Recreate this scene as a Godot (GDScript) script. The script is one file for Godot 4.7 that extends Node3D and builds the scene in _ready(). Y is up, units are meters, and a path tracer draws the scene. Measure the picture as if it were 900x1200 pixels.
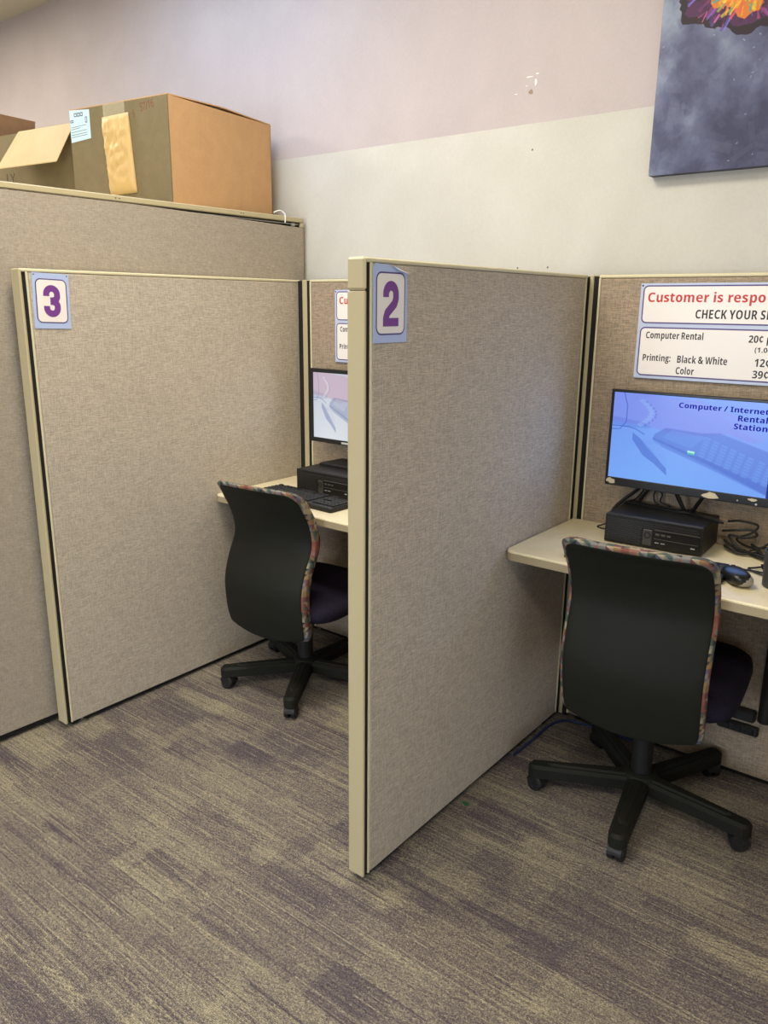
extends Node3D
# Two open computer booths between fabric partitions, seen from a standing height.

const HALF := 0.5
var rng := RandomNumberGenerator.new()
var M := {}
var taken := {}

# ------------------------------------------------------------------ naming and tagging
func numbered(called: String) -> String:
	var n: int = taken.get(called, -1) + 1
	taken[called] = n
	return called if n == 0 else "%s_%03d" % [called, n]

func thing(called: String, label: String, category: String, at := Vector3.ZERO, turn := 0.0, group := "") -> Node3D:
	var o := Node3D.new()
	o.name = numbered(called)
	add_child(o, true)
	o.position = at
	o.rotation.y = turn
	tag(o, label, category, group)
	return o

func tag(o: Node, label: String, category: String, group := "") -> void:
	o.set_meta("label", label)
	o.set_meta("category", category)
	if group:
		o.set_meta("group", group)

func obj(called: String, st: SurfaceTool, m: Material, parent: Node = self) -> MeshInstance3D:
	st.generate_normals()
	return hang(called, st.commit(), m, parent)

func hang(called: String, mesh: Mesh, m: Material, parent: Node = self) -> MeshInstance3D:
	var o := MeshInstance3D.new()
	o.mesh = mesh
	o.material_override = m
	o.name = numbered(called) if parent == self else called
	parent.add_child(o, true)
	return o

func struct(called: String, st: SurfaceTool, m: Material, parent: Node = self) -> MeshInstance3D:
	var o := obj(called, st, m, parent)
	if parent == self:
		o.set_meta("kind", "structure")
	return o

func dup(root: Node3D, at: Vector3, turn: float, label: String) -> Node3D:
	var r: Node3D = root.duplicate()
	var base := String(root.name)
	r.name = numbered(base)
	add_child(r, true)
	r.position = at
	r.rotation.y = turn
	r.set_meta("label", label)
	return r

# ------------------------------------------------------------------ shapes
func mb() -> SurfaceTool:
	var st := SurfaceTool.new()
	st.begin(Mesh.PRIMITIVE_TRIANGLES)
	return st

func tri(st: SurfaceTool, a: Vector3, b: Vector3, c: Vector3, out: Vector3) -> void:
	if (b - a).cross(c - a).dot(out) > 0.0:
		var t := b
		b = c
		c = t
	st.add_vertex(a)
	st.add_vertex(b)
	st.add_vertex(c)

func quad(st: SurfaceTool, a: Vector3, b: Vector3, c: Vector3, d: Vector3, out: Vector3) -> void:
	tri(st, a, b, c, out)
	tri(st, a, c, d, out)

# a chamfered box, centre c, full size s
func box(st: SurfaceTool, c: Vector3, s: Vector3, bevel := 0.0, turn := Basis.IDENTITY) -> void:
	st.set_smooth_group(-1)
	var h := s * HALF
	var b := minf(bevel, minf(h.x, minf(h.y, h.z)) * 0.98)
	for ax in 3:
		for sg: float in [-1.0, 1.0]:
			var n := Vector3.ZERO
			n[ax] = sg
			var u := (ax + 1) % 3
			var v := (ax + 2) % 3
			var pts: Array[Vector3] = []
			for k: Array in [[-1, -1], [1, -1], [1, 1], [-1, 1]]:
				var p := Vector3.ZERO
				p[ax] = sg * h[ax]
				p[u] = k[0] * (h[u] - b)
				p[v] = k[1] * (h[v] - b)
				pts.append(c + turn * p)
			quad(st, pts[0], pts[1], pts[2], pts[3], turn * n)
	if b <= 0.0:
		return
	for ax in 3:
		var u := (ax + 1) % 3
		var v := (ax + 2) % 3
		for su: float in [-1.0, 1.0]:
			for sv: float in [-1.0, 1.0]:
				var pts: Array[Vector3] = []
				for k: Array in [[-1, 0], [1, 0], [1, 1], [-1, 1]]:
					var p := Vector3.ZERO
					p[ax] = k[0] * (h[ax] - b)
					p[u] = su * (h[u] - (b if k[1] == 1 else 0.0))
					p[v] = sv * (h[v] - (0.0 if k[1] == 1 else b))
					pts.append(c + turn * p)
				var n := Vector3.ZERO
				n[u] = su
				n[v] = sv
				quad(st, pts[0], pts[1], pts[2], pts[3], turn * n)
	for sx: float in [-1.0, 1.0]:
		for sy: float in [-1.0, 1.0]:
			for sz: float in [-1.0, 1.0]:
				var g := Vector3(sx, sy, sz)
				tri(st, c + turn * (g * (h - Vector3(0, b, b))), c + turn * (g * (h - Vector3(b, 0, b))), c + turn * (g * (h - Vector3(b, b, 0))), turn * g)

func span(st: SurfaceTool, lo: Vector3, hi: Vector3, bevel := 0.0) -> void:
	box(st, (lo + hi) * HALF, (hi - lo).abs(), bevel)

# an outline in the plane of xf's x and y, from z0 to z1, with a chamfer on the z1 side
func prism(st: SurfaceTool, outline: PackedVector2Array, z0: float, z1: float, xf := Transform3D.IDENTITY, bevel := 0.0, smooth := false) -> void:
	if Geometry2D.is_polygon_clockwise(outline):
		outline = outline.duplicate()
		outline.reverse()
	var top := outline
	if bevel > 0.0:
		top = PackedVector2Array()
		var m := outline.size()
		for i in m:
			var e0 := (outline[i] - outline[(i + m - 1) % m]).normalized()
			var e1 := (outline[(i + 1) % m] - outline[i]).normalized()
			var n0 := Vector2(-e0.y, e0.x)
			var n1 := Vector2(-e1.y, e1.x)
			var k := n0 + n1
			top.append(outline[i] + k / maxf(0.35, k.dot(n0)) * bevel)
	var zs := z1 - bevel * signf(z1 - z0)
	var dz := xf.basis.z * signf(z1 - z0)
	st.set_smooth_group(-1)
	var idx := Geometry2D.triangulate_polygon(outline)
	for i in range(0, idx.size(), 3):
		var q: Array[Vector3] = []
		for k in 3:
			var p := outline[idx[i + k]]
			q.append(xf * Vector3(p.x, p.y, z0))
		tri(st, q[0], q[1], q[2], -dz)
		q.clear()
		for k in 3:
			var p := top[idx[i + k]]
			q.append(xf * Vector3(p.x, p.y, z1))
		tri(st, q[0], q[1], q[2], dz)
	st.set_smooth_group(1 if smooth else -1)
	var n := outline.size()
	for i in n:
		var a := outline[i]
		var b := outline[(i + 1) % n]
		var d := b - a
		var o := xf.basis * Vector3(d.y, -d.x, 0)
		quad(st, xf * Vector3(a.x, a.y, z0), xf * Vector3(b.x, b.y, z0), xf * Vector3(b.x, b.y, zs), xf * Vector3(a.x, a.y, zs), o)
		if bevel > 0.0:
			var ta := top[i]
			var tb := top[(i + 1) % n]
			quad(st, xf * Vector3(a.x, a.y, zs), xf * Vector3(b.x, b.y, zs), xf * Vector3(tb.x, tb.y, z1), xf * Vector3(ta.x, ta.y, z1), o.normalized() + dz)

func rounded(w: float, h: float, r: float, steps := 5, c := Vector2.ZERO) -> PackedVector2Array:
	var out := PackedVector2Array()
	for k in 4:
		var corner := Vector2((w * HALF - r) * (1 if k == 0 or k == 3 else -1), (h * HALF - r) * (1 if k < 2 else -1))
		for i in steps + 1:
			var a := (k + float(i) / steps) * PI / 2
			out.append(c + corner + Vector2(cos(a), sin(a)) * r)
	return out

# a band between an outline and the same outline grown smaller: the printed border of a card
func ring(st: SurfaceTool, outer: PackedVector2Array, inner: PackedVector2Array, z: float, xf: Transform3D) -> void:
	st.set_smooth_group(-1)
	var n := outer.size()
	for i in n:
		var j := (i + 1) % n
		quad(st, xf * Vector3(outer[i].x, outer[i].y, z), xf * Vector3(outer[j].x, outer[j].y, z), xf * Vector3(inner[j].x, inner[j].y, z), xf * Vector3(inner[i].x, inner[i].y, z), xf.basis.z)

func curve(pts: Array, steps := 6) -> PackedVector3Array:
	var out := PackedVector3Array()
	for i in pts.size() - 1:
		var p0: Vector3 = pts[maxi(i - 1, 0)]
		var p1: Vector3 = pts[i]
		var p2: Vector3 = pts[i + 1]
		var p3: Vector3 = pts[mini(i + 2, pts.size() - 1)]
		for k in steps:
			out.append(p1.cubic_interpolate(p2, p0, p3, float(k) / steps))
	out.append(pts[pts.size() - 1])
	return out

func tube(st: SurfaceTool, path: PackedVector3Array, r: float, sides := 8, r_end := -1.0) -> void:
	st.set_smooth_group(1)
	var rings: Array = []
	var side := Vector3.UP
	for i in path.size():
		var t := (path[mini(i + 1, path.size() - 1)] - path[maxi(i - 1, 0)]).normalized()
		side = side - t * side.dot(t)
		if side.length() < 0.01:
			side = t.cross(Vector3.RIGHT)
		side = side.normalized()
		var up := t.cross(side)
		var rr := r if r_end < 0 else lerpf(r, r_end, float(i) / (path.size() - 1))
		var one: Array[Vector3] = []
		for k in sides:
			var a := TAU * k / sides
			one.append(path[i] + (side * cos(a) + up * sin(a)) * rr)
		rings.append(one)
	for i in path.size() - 1:
		for k in sides:
			var l := (k + 1) % sides
			quad(st, rings[i][k], rings[i][l], rings[i + 1][l], rings[i + 1][k], rings[i][k] + rings[i][l] - path[i] * 2.0)
	st.set_smooth_group(-1)
	for e: int in [0, path.size() - 1]:
		var d := path[e] - path[1 if e == 0 else path.size() - 2]
		for k in sides:
			tri(st, path[e], rings[e][k], rings[e][(k + 1) % sides], d)

# profile of (radius, height) turned about xf's y
func lathe(st: SurfaceTool, prof: Array, sides := 20, xf := Transform3D.IDENTITY) -> void:
	for i in prof.size() - 1:
		var a: Vector2 = prof[i]
		var b: Vector2 = prof[i + 1]
		st.set_smooth_group(10 + i)
		for k in sides:
			var t0 := TAU * k / sides
			var t1 := TAU * (k + 1) / sides
			var d := b - a
			var n := Vector2(d.y, -d.x)
			var tm := (t0 + t1) * HALF
			var out := xf.basis * Vector3(n.x * cos(tm), n.y, n.x * sin(tm))
			var p: Array[Vector3] = []
			for g: Array in [[a, t0], [a, t1], [b, t1], [b, t0]]:
				p.append(xf * Vector3(g[0].x * cos(g[1]), g[0].y, g[0].x * sin(g[1])))
			if a.x < 1e-6:
				tri(st, p[0], p[2], p[3], out)
			elif b.x < 1e-6:
				tri(st, p[0], p[1], p[2], out)
			else:
				quad(st, p[0], p[1], p[2], p[3], out)

func sp(x: float, e: float) -> float:
	return signf(x) * pow(absf(x), e)

# a superellipsoid cushion
func cushion(st: SurfaceTool, c: Vector3, r: Vector3, plan := 0.45, side := 0.6, nu := 40, nv := 14) -> void:
	st.set_smooth_group(1)
	var P := func(i: int, j: int) -> Vector3:
		var a := TAU * i / nu
		var b := PI * (float(j) / nv - HALF)
		var k := sp(cos(b), side)
		return c + Vector3(r.x * sp(cos(a), plan) * k, r.y * sp(sin(b), side), r.z * sp(sin(a), plan) * k)
	for i in nu:
		for j in nv:
			var p0: Vector3 = P.call(i, j)
			var p1: Vector3 = P.call(i + 1, j)
			var p2: Vector3 = P.call(i + 1, j + 1)
			var p3: Vector3 = P.call(i, j + 1)
			var o := (p0 + p1 + p2 + p3) / 4.0 - c
			if j > 0:
				tri(st, p0, p1, p2, o)
			if j < nv - 1:
				tri(st, p0, p2, p3, o)

func lettering(words: String, parent: Node, at: Vector3, w: float, h: float, m: Material, bold := false, turn := Basis.IDENTITY, called := "lettering") -> void:
	var f := SystemFont.new()
	f.font_names = PackedStringArray(["Droid Sans"])
	f.font_weight = 700 if bold else 400
	var t := TextMesh.new()
	t.text = words
	t.font = f
	t.font_size = 48
	t.pixel_size = 0.01
	t.depth = 0.04
	t.curve_step = 1.0
	var b := t.get_aabb()
	var s := Vector3(w / b.size.x, h / b.size.y, 0.01)
	var o := MeshInstance3D.new()
	o.mesh = t
	o.material_override = m
	o.name = called
	parent.add_child(o, true)
	o.transform = Transform3D(turn * Basis.from_scale(s), at + turn * Vector3(-b.position.x * s.x, -b.position.y * s.y, 0.0))

# ------------------------------------------------------------------ materials
func mat(c: Color, rough := 0.6, metal := 0.0, spec := 0.5) -> StandardMaterial3D:
	var m := StandardMaterial3D.new()
	m.albedo_color = c
	m.roughness = rough
	m.metallic = metal
	m.metallic_specular = spec
	return m

func c8(r: int, g: int, b: int) -> Color:
	return Color8(r, g, b)

func tile_tex(m: StandardMaterial3D, img: Image, size: float, world := true, relief := 0.0, relief_img: Image = null) -> void:
	m.albedo_texture = ImageTexture.create_from_image(img)
	m.uv1_triplanar = true
	m.uv1_world_triplanar = world
	m.uv1_triplanar_sharpness = 8.0
	m.uv1_scale = Vector3.ONE / size
	if relief > 0.0:
		m.heightmap_enabled = true
		m.heightmap_scale = relief
		m.heightmap_texture = ImageTexture.create_from_image(relief_img if relief_img else img)

func rgb_image(n: int, k: int, data: PackedByteArray) -> Image:
	return Image.create_from_data(n, k, false, Image.FORMAT_RGB8, data)

# speckled woven cloth: slubs run along both threads
func weave(n: int, dark: Color, light: Color, warm: Color, seed_: int) -> Image:
	rng.seed = seed_
	var across := PackedFloat32Array()
	var down := PackedFloat32Array()
	across.resize(n * n)
	down.resize(n * n)
	for y in n:
		var x := 0
		while x < n:
			var run := rng.randi_range(5, 30)
			var v := rng.randf()
			for k in mini(run, n - x):
				across[y * n + x + k] = v
			x += run
	for x in n:
		var y := 0
		while y < n:
			var run := rng.randi_range(5, 30)
			var v := rng.randf()
			for k in mini(run, n - y):
				down[(y + k) * n + x] = v
			y += run
	var d := PackedByteArray()
	d.resize(n * n * 3)
	for y in n:
		for x in n:
			var i := y * n + x
			var t := across[i] * 0.42 + down[i] * 0.42 + rng.randf() * 0.16
			t = clampf((t - 0.5) * 1.05 + 0.5, 0.0, 1.0)
			var c := dark.lerp(light, t)
			if across[i] > 0.8:
				c = c.lerp(warm, 0.35)
			d[i * 3] = int(c.r * 255)
			d[i * 3 + 1] = int(c.g * 255)
			d[i * 3 + 2] = int(c.b * 255)
	return rgb_image(n, n, d)

# loop pile carpet: rows along x of two mixed yarns, with ragged blocks and thin pale streaks
func carpet(n: int) -> Image:
	rng.seed = 11
	var row_h := 3
	var rows := n / row_h
	var v := PackedFloat32Array()
	v.resize(rows * n)
	# planks of slightly different mix
	for r in rows:
		for k in 3:
			var base: float = [.50, .56, .44, .60, .52, .47, .55][((r * row_h / 192) * 3 + k * 5) % 7]
			for x in range(k * n / 3, (k + 1) * n / 3):
				v[r * n + x] = base
	# blocks: rectangles with ragged ends, some broken into dashes
	for b in 230:
		var w := rng.randi_range(60, 280)
		var h := rng.randi_range(5, 34)
		var x0 := rng.randi_range(0, n)
		var r0 := rng.randi_range(0, rows)
		var d := rng.randf_range(.22, .42) * (1.0 if rng.randf() < .45 else -1.0)
		var dash := rng.randf() < .45
		for r in h:
			var e0 := rng.randi_range(-6, 6)
			var e1 := rng.randi_range(-14, 14)
			var thin := rng.randf_range(.3, 1.0)
			for x in range(x0 + e0, x0 + w + e1):
				if dash and ((x / 9 + r) % 3 == 0):
					continue
				v[((r0 + r) % rows) * n + posmod(x, n)] += d * thin
	# runs along every row
	for r in rows:
		var x := 0
		while x < n:
			var run := rng.randi_range(16, 190)
			var d := rng.randf_range(-.14, .14)
			if rng.randf() < .07:
				d = rng.randf_range(.30, .55)
			elif rng.randf() < .06:
				d = rng.randf_range(-.5, -.3)
			for k in mini(run, n - x):
				v[r * n + x + k] += d
			x += run
	var d := PackedByteArray()
	d.resize(n * n * 3)
	var mauve := c8(86, 78, 84)
	var olive := c8(150, 142, 121)
	for r in rows:
		for k in row_h:
			var ridge := 0.88 if k == 2 else 1.03
			var speck := 0.0
			var shade := 1.0
			for x in n:
				if x % 2 == 0:
					speck = rng.randf_range(-.5, .5)
					shade = rng.randf_range(.76, 1.22)
				var t := clampf(v[r * n + x] + speck, 0.0, 1.1)
				var c := mauve.lerp(olive, t)
				var s := shade * ridge
				var i := ((r * row_h + k) * n + x) * 3
				d[i] = clampi(int(c.r * 255 * s), 0, 255)
				d[i + 1] = clampi(int(c.g * 255 * s), 0, 255)
				d[i + 2] = clampi(int(c.b * 255 * s), 0, 255)
	return rgb_image(n, n, d)

# upholstery of small coloured triangles and squares
func patchwork(n: int, cells: int) -> Image:
	rng.seed = 21
	var cols := [c8(136, 82, 72), c8(72, 86, 74), c8(164, 150, 122), c8(88, 92, 112), c8(142, 116, 80), c8(114, 70, 72), c8(128, 126, 120), c8(48, 52, 56), c8(146, 104, 88), c8(74, 90, 84)]
	var d := PackedByteArray()
	d.resize(n * n * 3)
	var k := n / cells
	var a: Array = []
	for i in cells * cells:
		a.append([cols[rng.randi() % cols.size()], cols[rng.randi() % cols.size()], rng.randi() % 3])
	for y in n:
		for x in n:
			var g: Array = a[(y / k) % cells * cells + (x / k) % cells]
			var u := float(x % k) / k
			var v := float(y % k) / k
			var c: Color = g[0]
			if (g[2] == 0 and u > v) or (g[2] == 1 and u + v > 1.0):
				c = g[1]
			var s := rng.randf_range(0.86, 1.1)
			var i := (y * n + x) * 3
			d[i] = clampi(int(c.r * 255 * s), 0, 255)
			d[i + 1] = clampi(int(c.g * 255 * s), 0, 255)
			d[i + 2] = clampi(int(c.b * 255 * s), 0, 255)
	return rgb_image(n, n, d)

func mottled(n: int, a: Color, b: Color, seed_: int, freq := 0.02, grain := 0.06, sx := 1.0) -> Image:
	rng.seed = seed_
	var f := FastNoiseLite.new()
	f.seed = seed_
	f.frequency = freq
	f.fractal_octaves = 4
	var d := PackedByteArray()
	d.resize(n * n * 3)
	for y in n:
		for x in n:
			var u := TAU * x / n
			var v := TAU * y / n
			var r := n / TAU
			var t := clampf(f.get_noise_3d(cos(u) * r * sx + sin(v) * r * 0.31, sin(u) * r * sx + cos(v) * r * 0.5, sin(v) * r + cos(v) * r * 0.4) * 0.9 + HALF, 0, 1)
			var c := a.lerp(b, t)
			var s := 1.0 + rng.randf_range(-grain, grain)
			var i := (y * n + x) * 3
			d[i] = clampi(int(c.r * 255 * s), 0, 255)
			d[i + 1] = clampi(int(c.g * 255 * s), 0, 255)
			d[i + 2] = clampi(int(c.b * 255 * s), 0, 255)
	return rgb_image(n, n, d)

# paints polygons (in 0..1 of the picture) on an image
func fill(img: Image, pts: Array, c: Color) -> void:
	var w := img.get_width()
	var h := img.get_height()
	var poly := PackedVector2Array()
	var lo := Vector2(1e9, 1e9)
	var hi := Vector2(-1e9, -1e9)
	for p: Vector2 in pts:
		var q := Vector2(p.x * w, p.y * h)
		poly.append(q)
		lo = lo.min(q)
		hi = hi.max(q)
	for y in range(maxi(0, int(lo.y)), mini(h, int(hi.y) + 1)):
		for x in range(maxi(0, int(lo.x)), mini(w, int(hi.x) + 1)):
			if Geometry2D.is_point_in_polygon(Vector2(x + 0.5, y + 0.5), poly):
				img.set_pixel(x, y, img.get_pixel(x, y).lerp(Color(c.r, c.g, c.b), c.a))

func stroke(img: Image, pts: Array, wide: float, c: Color) -> void:
	for i in pts.size() - 1:
		var a: Vector2 = pts[i]
		var b: Vector2 = pts[i + 1]
		var asp := float(img.get_height()) / img.get_width()
		var d := Vector2((b - a).x, (b - a).y * asp).normalized()
		var n := Vector2(-d.y, d.x / asp) * wide * HALF
		fill(img, [a + n, b + n, b - n, a - n], c)

func soften(img: Image, times: int) -> void:
	var w := img.get_width()
	var h := img.get_height()
	img.resize(w / times, h / times, Image.INTERPOLATE_LANCZOS)
	img.resize(w, h, Image.INTERPOLATE_CUBIC)

func V(x: float, y: float) -> Vector2:
	return Vector2(x, y)

# the picture on the monitors: a hand with a bracelet on a keyboard, a mouse in front
func hand_picture(pale: Color, mid: Color, deep: Color, skin: Color, k: float) -> Image:
	var img := Image.create(640, 360, false, Image.FORMAT_RGB8)
	for y in 360:
		for x in 640:
			var t := clampf(float(y) / 360 * 0.8 + 0.2 * sin(x * 0.008), 0, 1)
			img.set_pixel(x, y, mid.lerp(pale, t))
	fill(img, [V(0, 0), V(.2, 0), V(.5, .03), V(.72, .18), V(.86, .40), V(.80, .43), V(.66, .36), V(.56, .40), V(.40, .44), V(.22, .36), V(0, .34)], Color(skin, 0.75))
	fill(img, [V(0, .28), V(.2, .32), V(.24, .38), V(.1, .40), V(0, .37)], Color(deep, 0.20))
	fill(img, [V(.26, .44), V(.32, .36), V(.52, .38), V(.62, .36), V(.90, .52), V(1, .56), V(1, 1), V(.9, .97), V(.6, .74), V(.25, .5)], Color(deep, 0.42 * k))
	fill(img, [V(.25, .48), V(.45, .60), V(.62, .70), V(1, .93), V(1, 1.0), V(.9, .98), V(.6, .77), V(.25, .54)], Color(deep, 0.38 * k))
	fill(img, [V(.36, .38), V(.55, .42), V(.47, .56), V(.30, .47)], Color(pale, 0.25))
	for row in 7:
		for col in 9:
			var o := V(.545 + col * .047 + row * -.0045, .415 + col * .033 + row * .033)
			if col > 5:
				o.x += .012
			fill(img, [o, o + V(.032, .018), o + V(.029, .036), o + V(-.003, .018)], Color(pale, 0.42 * k))
	fill(img, [V(.62, .2), V(.76, .27), V(.78, .43), V(.70, .40)], Color(skin, 0.55))
	fill(img, [V(.60, .16), V(.74, .2), V(.87, .36), V(.84, .42), V(.7, .3)], Color(skin.lerp(pale, .4), 0.5))
	soften(img, 5)
	for i in 9:
		var t := i / 8.0
		var p := V(.17 + .06 * sin(t * PI), .08 + t * .27)
		fill(img, [p + V(-.022, 0), p + V(0, -.025), p + V(.024, 0), p + V(0, .025)], Color(pale.lerp(Color.WHITE, .25), 0.40))
		fill(img, [p + V(.02, .0), p + V(.03, -.01), p + V(.036, .01), p + V(.026, .025)], Color(deep, 0.3))
	fill(img, [V(.13, .45), V(.17, .50), V(.25, .62), V(.30, .74), V(.345, .82), V(.35, .9), V(.27, .78), V(.2, .70), V(.13, .53)], Color(deep, 0.5 * k))
	fill(img, [V(.155, .46), V(.22, .47), V(.30, .56), V(.345, .70), V(.34, .80), V(.29, .72), V(.22, .60)], Color(pale.lerp(mid, .5), 0.75))
	fill(img, [V(.19, .52), V(.24, .53), V(.25, .57), V(.21, .56)], Color(mid, .5))
	stroke(img, [V(.06, .0), V(.085, .15), V(.085, .33), V(.05, .42), V(.0, .43)], .006, Color(deep, 0.65))
	stroke(img, [V(0, .385), V(.1, .385), V(.15, .41), V(.2, .46)], .006, Color(deep, 0.65))
	soften(img, 2)
	return img

# ------------------------------------------------------------------ furniture
# a partition in its own axes: right face at x = 0, thickness t to -x, from z = far to z = near
func partition(called: String, label: String, at: Vector3, t: float, far: float, near: float, low: float, high: float, cap_block: bool, turn := 0.0) -> Node3D:
	var o := thing(called, label, "partition", at, turn, "booth side partitions")
	var st := mb()
	span(st, Vector3(-t + .003, low + .006, far + .001), Vector3(-.003, high - .004, near - .006))
	span(st, Vector3(-t + .012, .004, far + .03), Vector3(-.012, low + .02, near - .03))
	obj("inner_frame", st, M.black_gap, o)
	for s: float in [0.0, 1.0]:
		var x0 := -.007 if s == 0.0 else -t
		st = mb()
		span(st, Vector3(x0, low, far + .022), Vector3(x0 + .007, high - .011, near - .030), .003)
		obj("fabric_pad", st, M.cloth, o)
		st = mb()
		var xa := -.006 if s == 0.0 else -t - .001
		span(st, Vector3(xa, low, near - .029), Vector3(xa + .007, high - .010, near - .022), .0015)
		span(st, Vector3(xa, low, far + .013), Vector3(xa + .007, high - .010, far + .021), .0015)
		obj("edge_strip", st, M.beige_trim, o)
	st = mb()
	span(st, Vector3(-t - .001, high - .010, far + .008), Vector3(.001, high, near - .004), .0025)
	obj("top_rail", st, M.beige_trim, o)
	st = mb()
	span(st, Vector3(-t - .001, low, near - .009), Vector3(.001, high - (.070 if cap_block else .001), near), .0025)
	obj("end_cap", st, M.beige, o)
	if cap_block:
		st = mb()
		span(st, Vector3(-t - .0015, high - .069, near - .011), Vector3(.0015, high + .001, near + .0005), .005)
		obj("cap_block", st, M.beige, o)
	for z: float in [near - .07, far + .12]:
		st = mb()
		lathe(st, [Vector2(0, 0), Vector2(.018, 0), Vector2(.018, .006), Vector2(.006, .010), Vector2(.006, low + .004)], 16, Transform3D(Basis.IDENTITY, Vector3(-.014, 0, z)))
		obj("levelling_foot", st, M.steel, o)
	return o

# a partition that stands along x behind the desk, its front face at z = 0
func back_partition(label: String, x0: float, x1: float, high: float) -> Node3D:
	var o := thing("back_partition", label, "partition", Vector3(x0, 0, 0), 0.0, "back partitions of the booths")
	var w := x1 - x0
	var st := mb()
	span(st, Vector3(.004, .025, -.044), Vector3(w - .004, high - .008, -.006))
	span(st, Vector3(.03, .004, -.040), Vector3(w - .03, .04, -.012))
	obj("inner_frame", st, M.black_gap, o)
	for z0: float in [-.007, -.05]:
		st = mb()
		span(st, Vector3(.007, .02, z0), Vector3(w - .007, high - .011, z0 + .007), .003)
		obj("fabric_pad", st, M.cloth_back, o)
	for x: float in [0.0, w - .007]:
		st = mb()
		span(st, Vector3(x, .02, -.051), Vector3(x + .007, high - .009, .001), .0015)
		obj("edge_strip", st, M.beige_trim, o)
	st = mb()
	span(st, Vector3(0, high - .010, -.051), Vector3(w, high, .001), .0025)
	obj("top_rail", st, M.beige_trim, o)
	return o

func corner_post(label: String, x0: float, x1: float, high: float) -> void:
	var o := thing("corner_post", label, "post", Vector3(x0, 0, 0), 0.0, "corner posts of the booths")
	var w := x1 - x0
	var st := mb()
	span(st, Vector3(0, .01, -.05), Vector3(w, high - .002, .002), .003)
	obj("post_cover", st, M.beige, o)
	st = mb()
	span(st, Vector3(-.026, .01, -.045), Vector3(w + .016, high - .006, -.0005))
	obj("dark_slot", st, M.black_gap, o)

func worktop(label: String, x0: float, x1: float, top: float, deep: float, radius: float) -> Node3D:
	var o := thing("worktop", label, "desk", Vector3(x0, top, 0), 0.0, "booth worktops")
	var w := x1 - x0
	var out := PackedVector2Array([V(0, -.002)])
	for i in 7:
		var a := PI + PI / 2 * i / 6.0
		out.append(V(radius + cos(a) * radius, -(deep - radius) + sin(a) * radius))
	out.append(V(w, -deep))
	out.append(V(w, -.002))
	var st := mb()
	# x right, outline y = -z, extruded upwards
	var lay := Transform3D(Basis(Vector3.RIGHT, Vector3(0, 0, -1), Vector3.UP), Vector3.ZERO)
	prism(st, out, -.007, 0.0, lay, .003)
	obj("top_board", st, M.laminate, o)
	st = mb()
	prism(st, out, -.030, -.0075, lay)
	obj("edge_band", st, M.edge_band, o)
	for x: float in [.02, w - .05]:
		st = mb()
		span(st, Vector3(x, -.075, .01), Vector3(x + .03, -.029, deep - .12), .004)
		obj("bracket", st, M.dark_metal, o)
	return o

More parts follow.
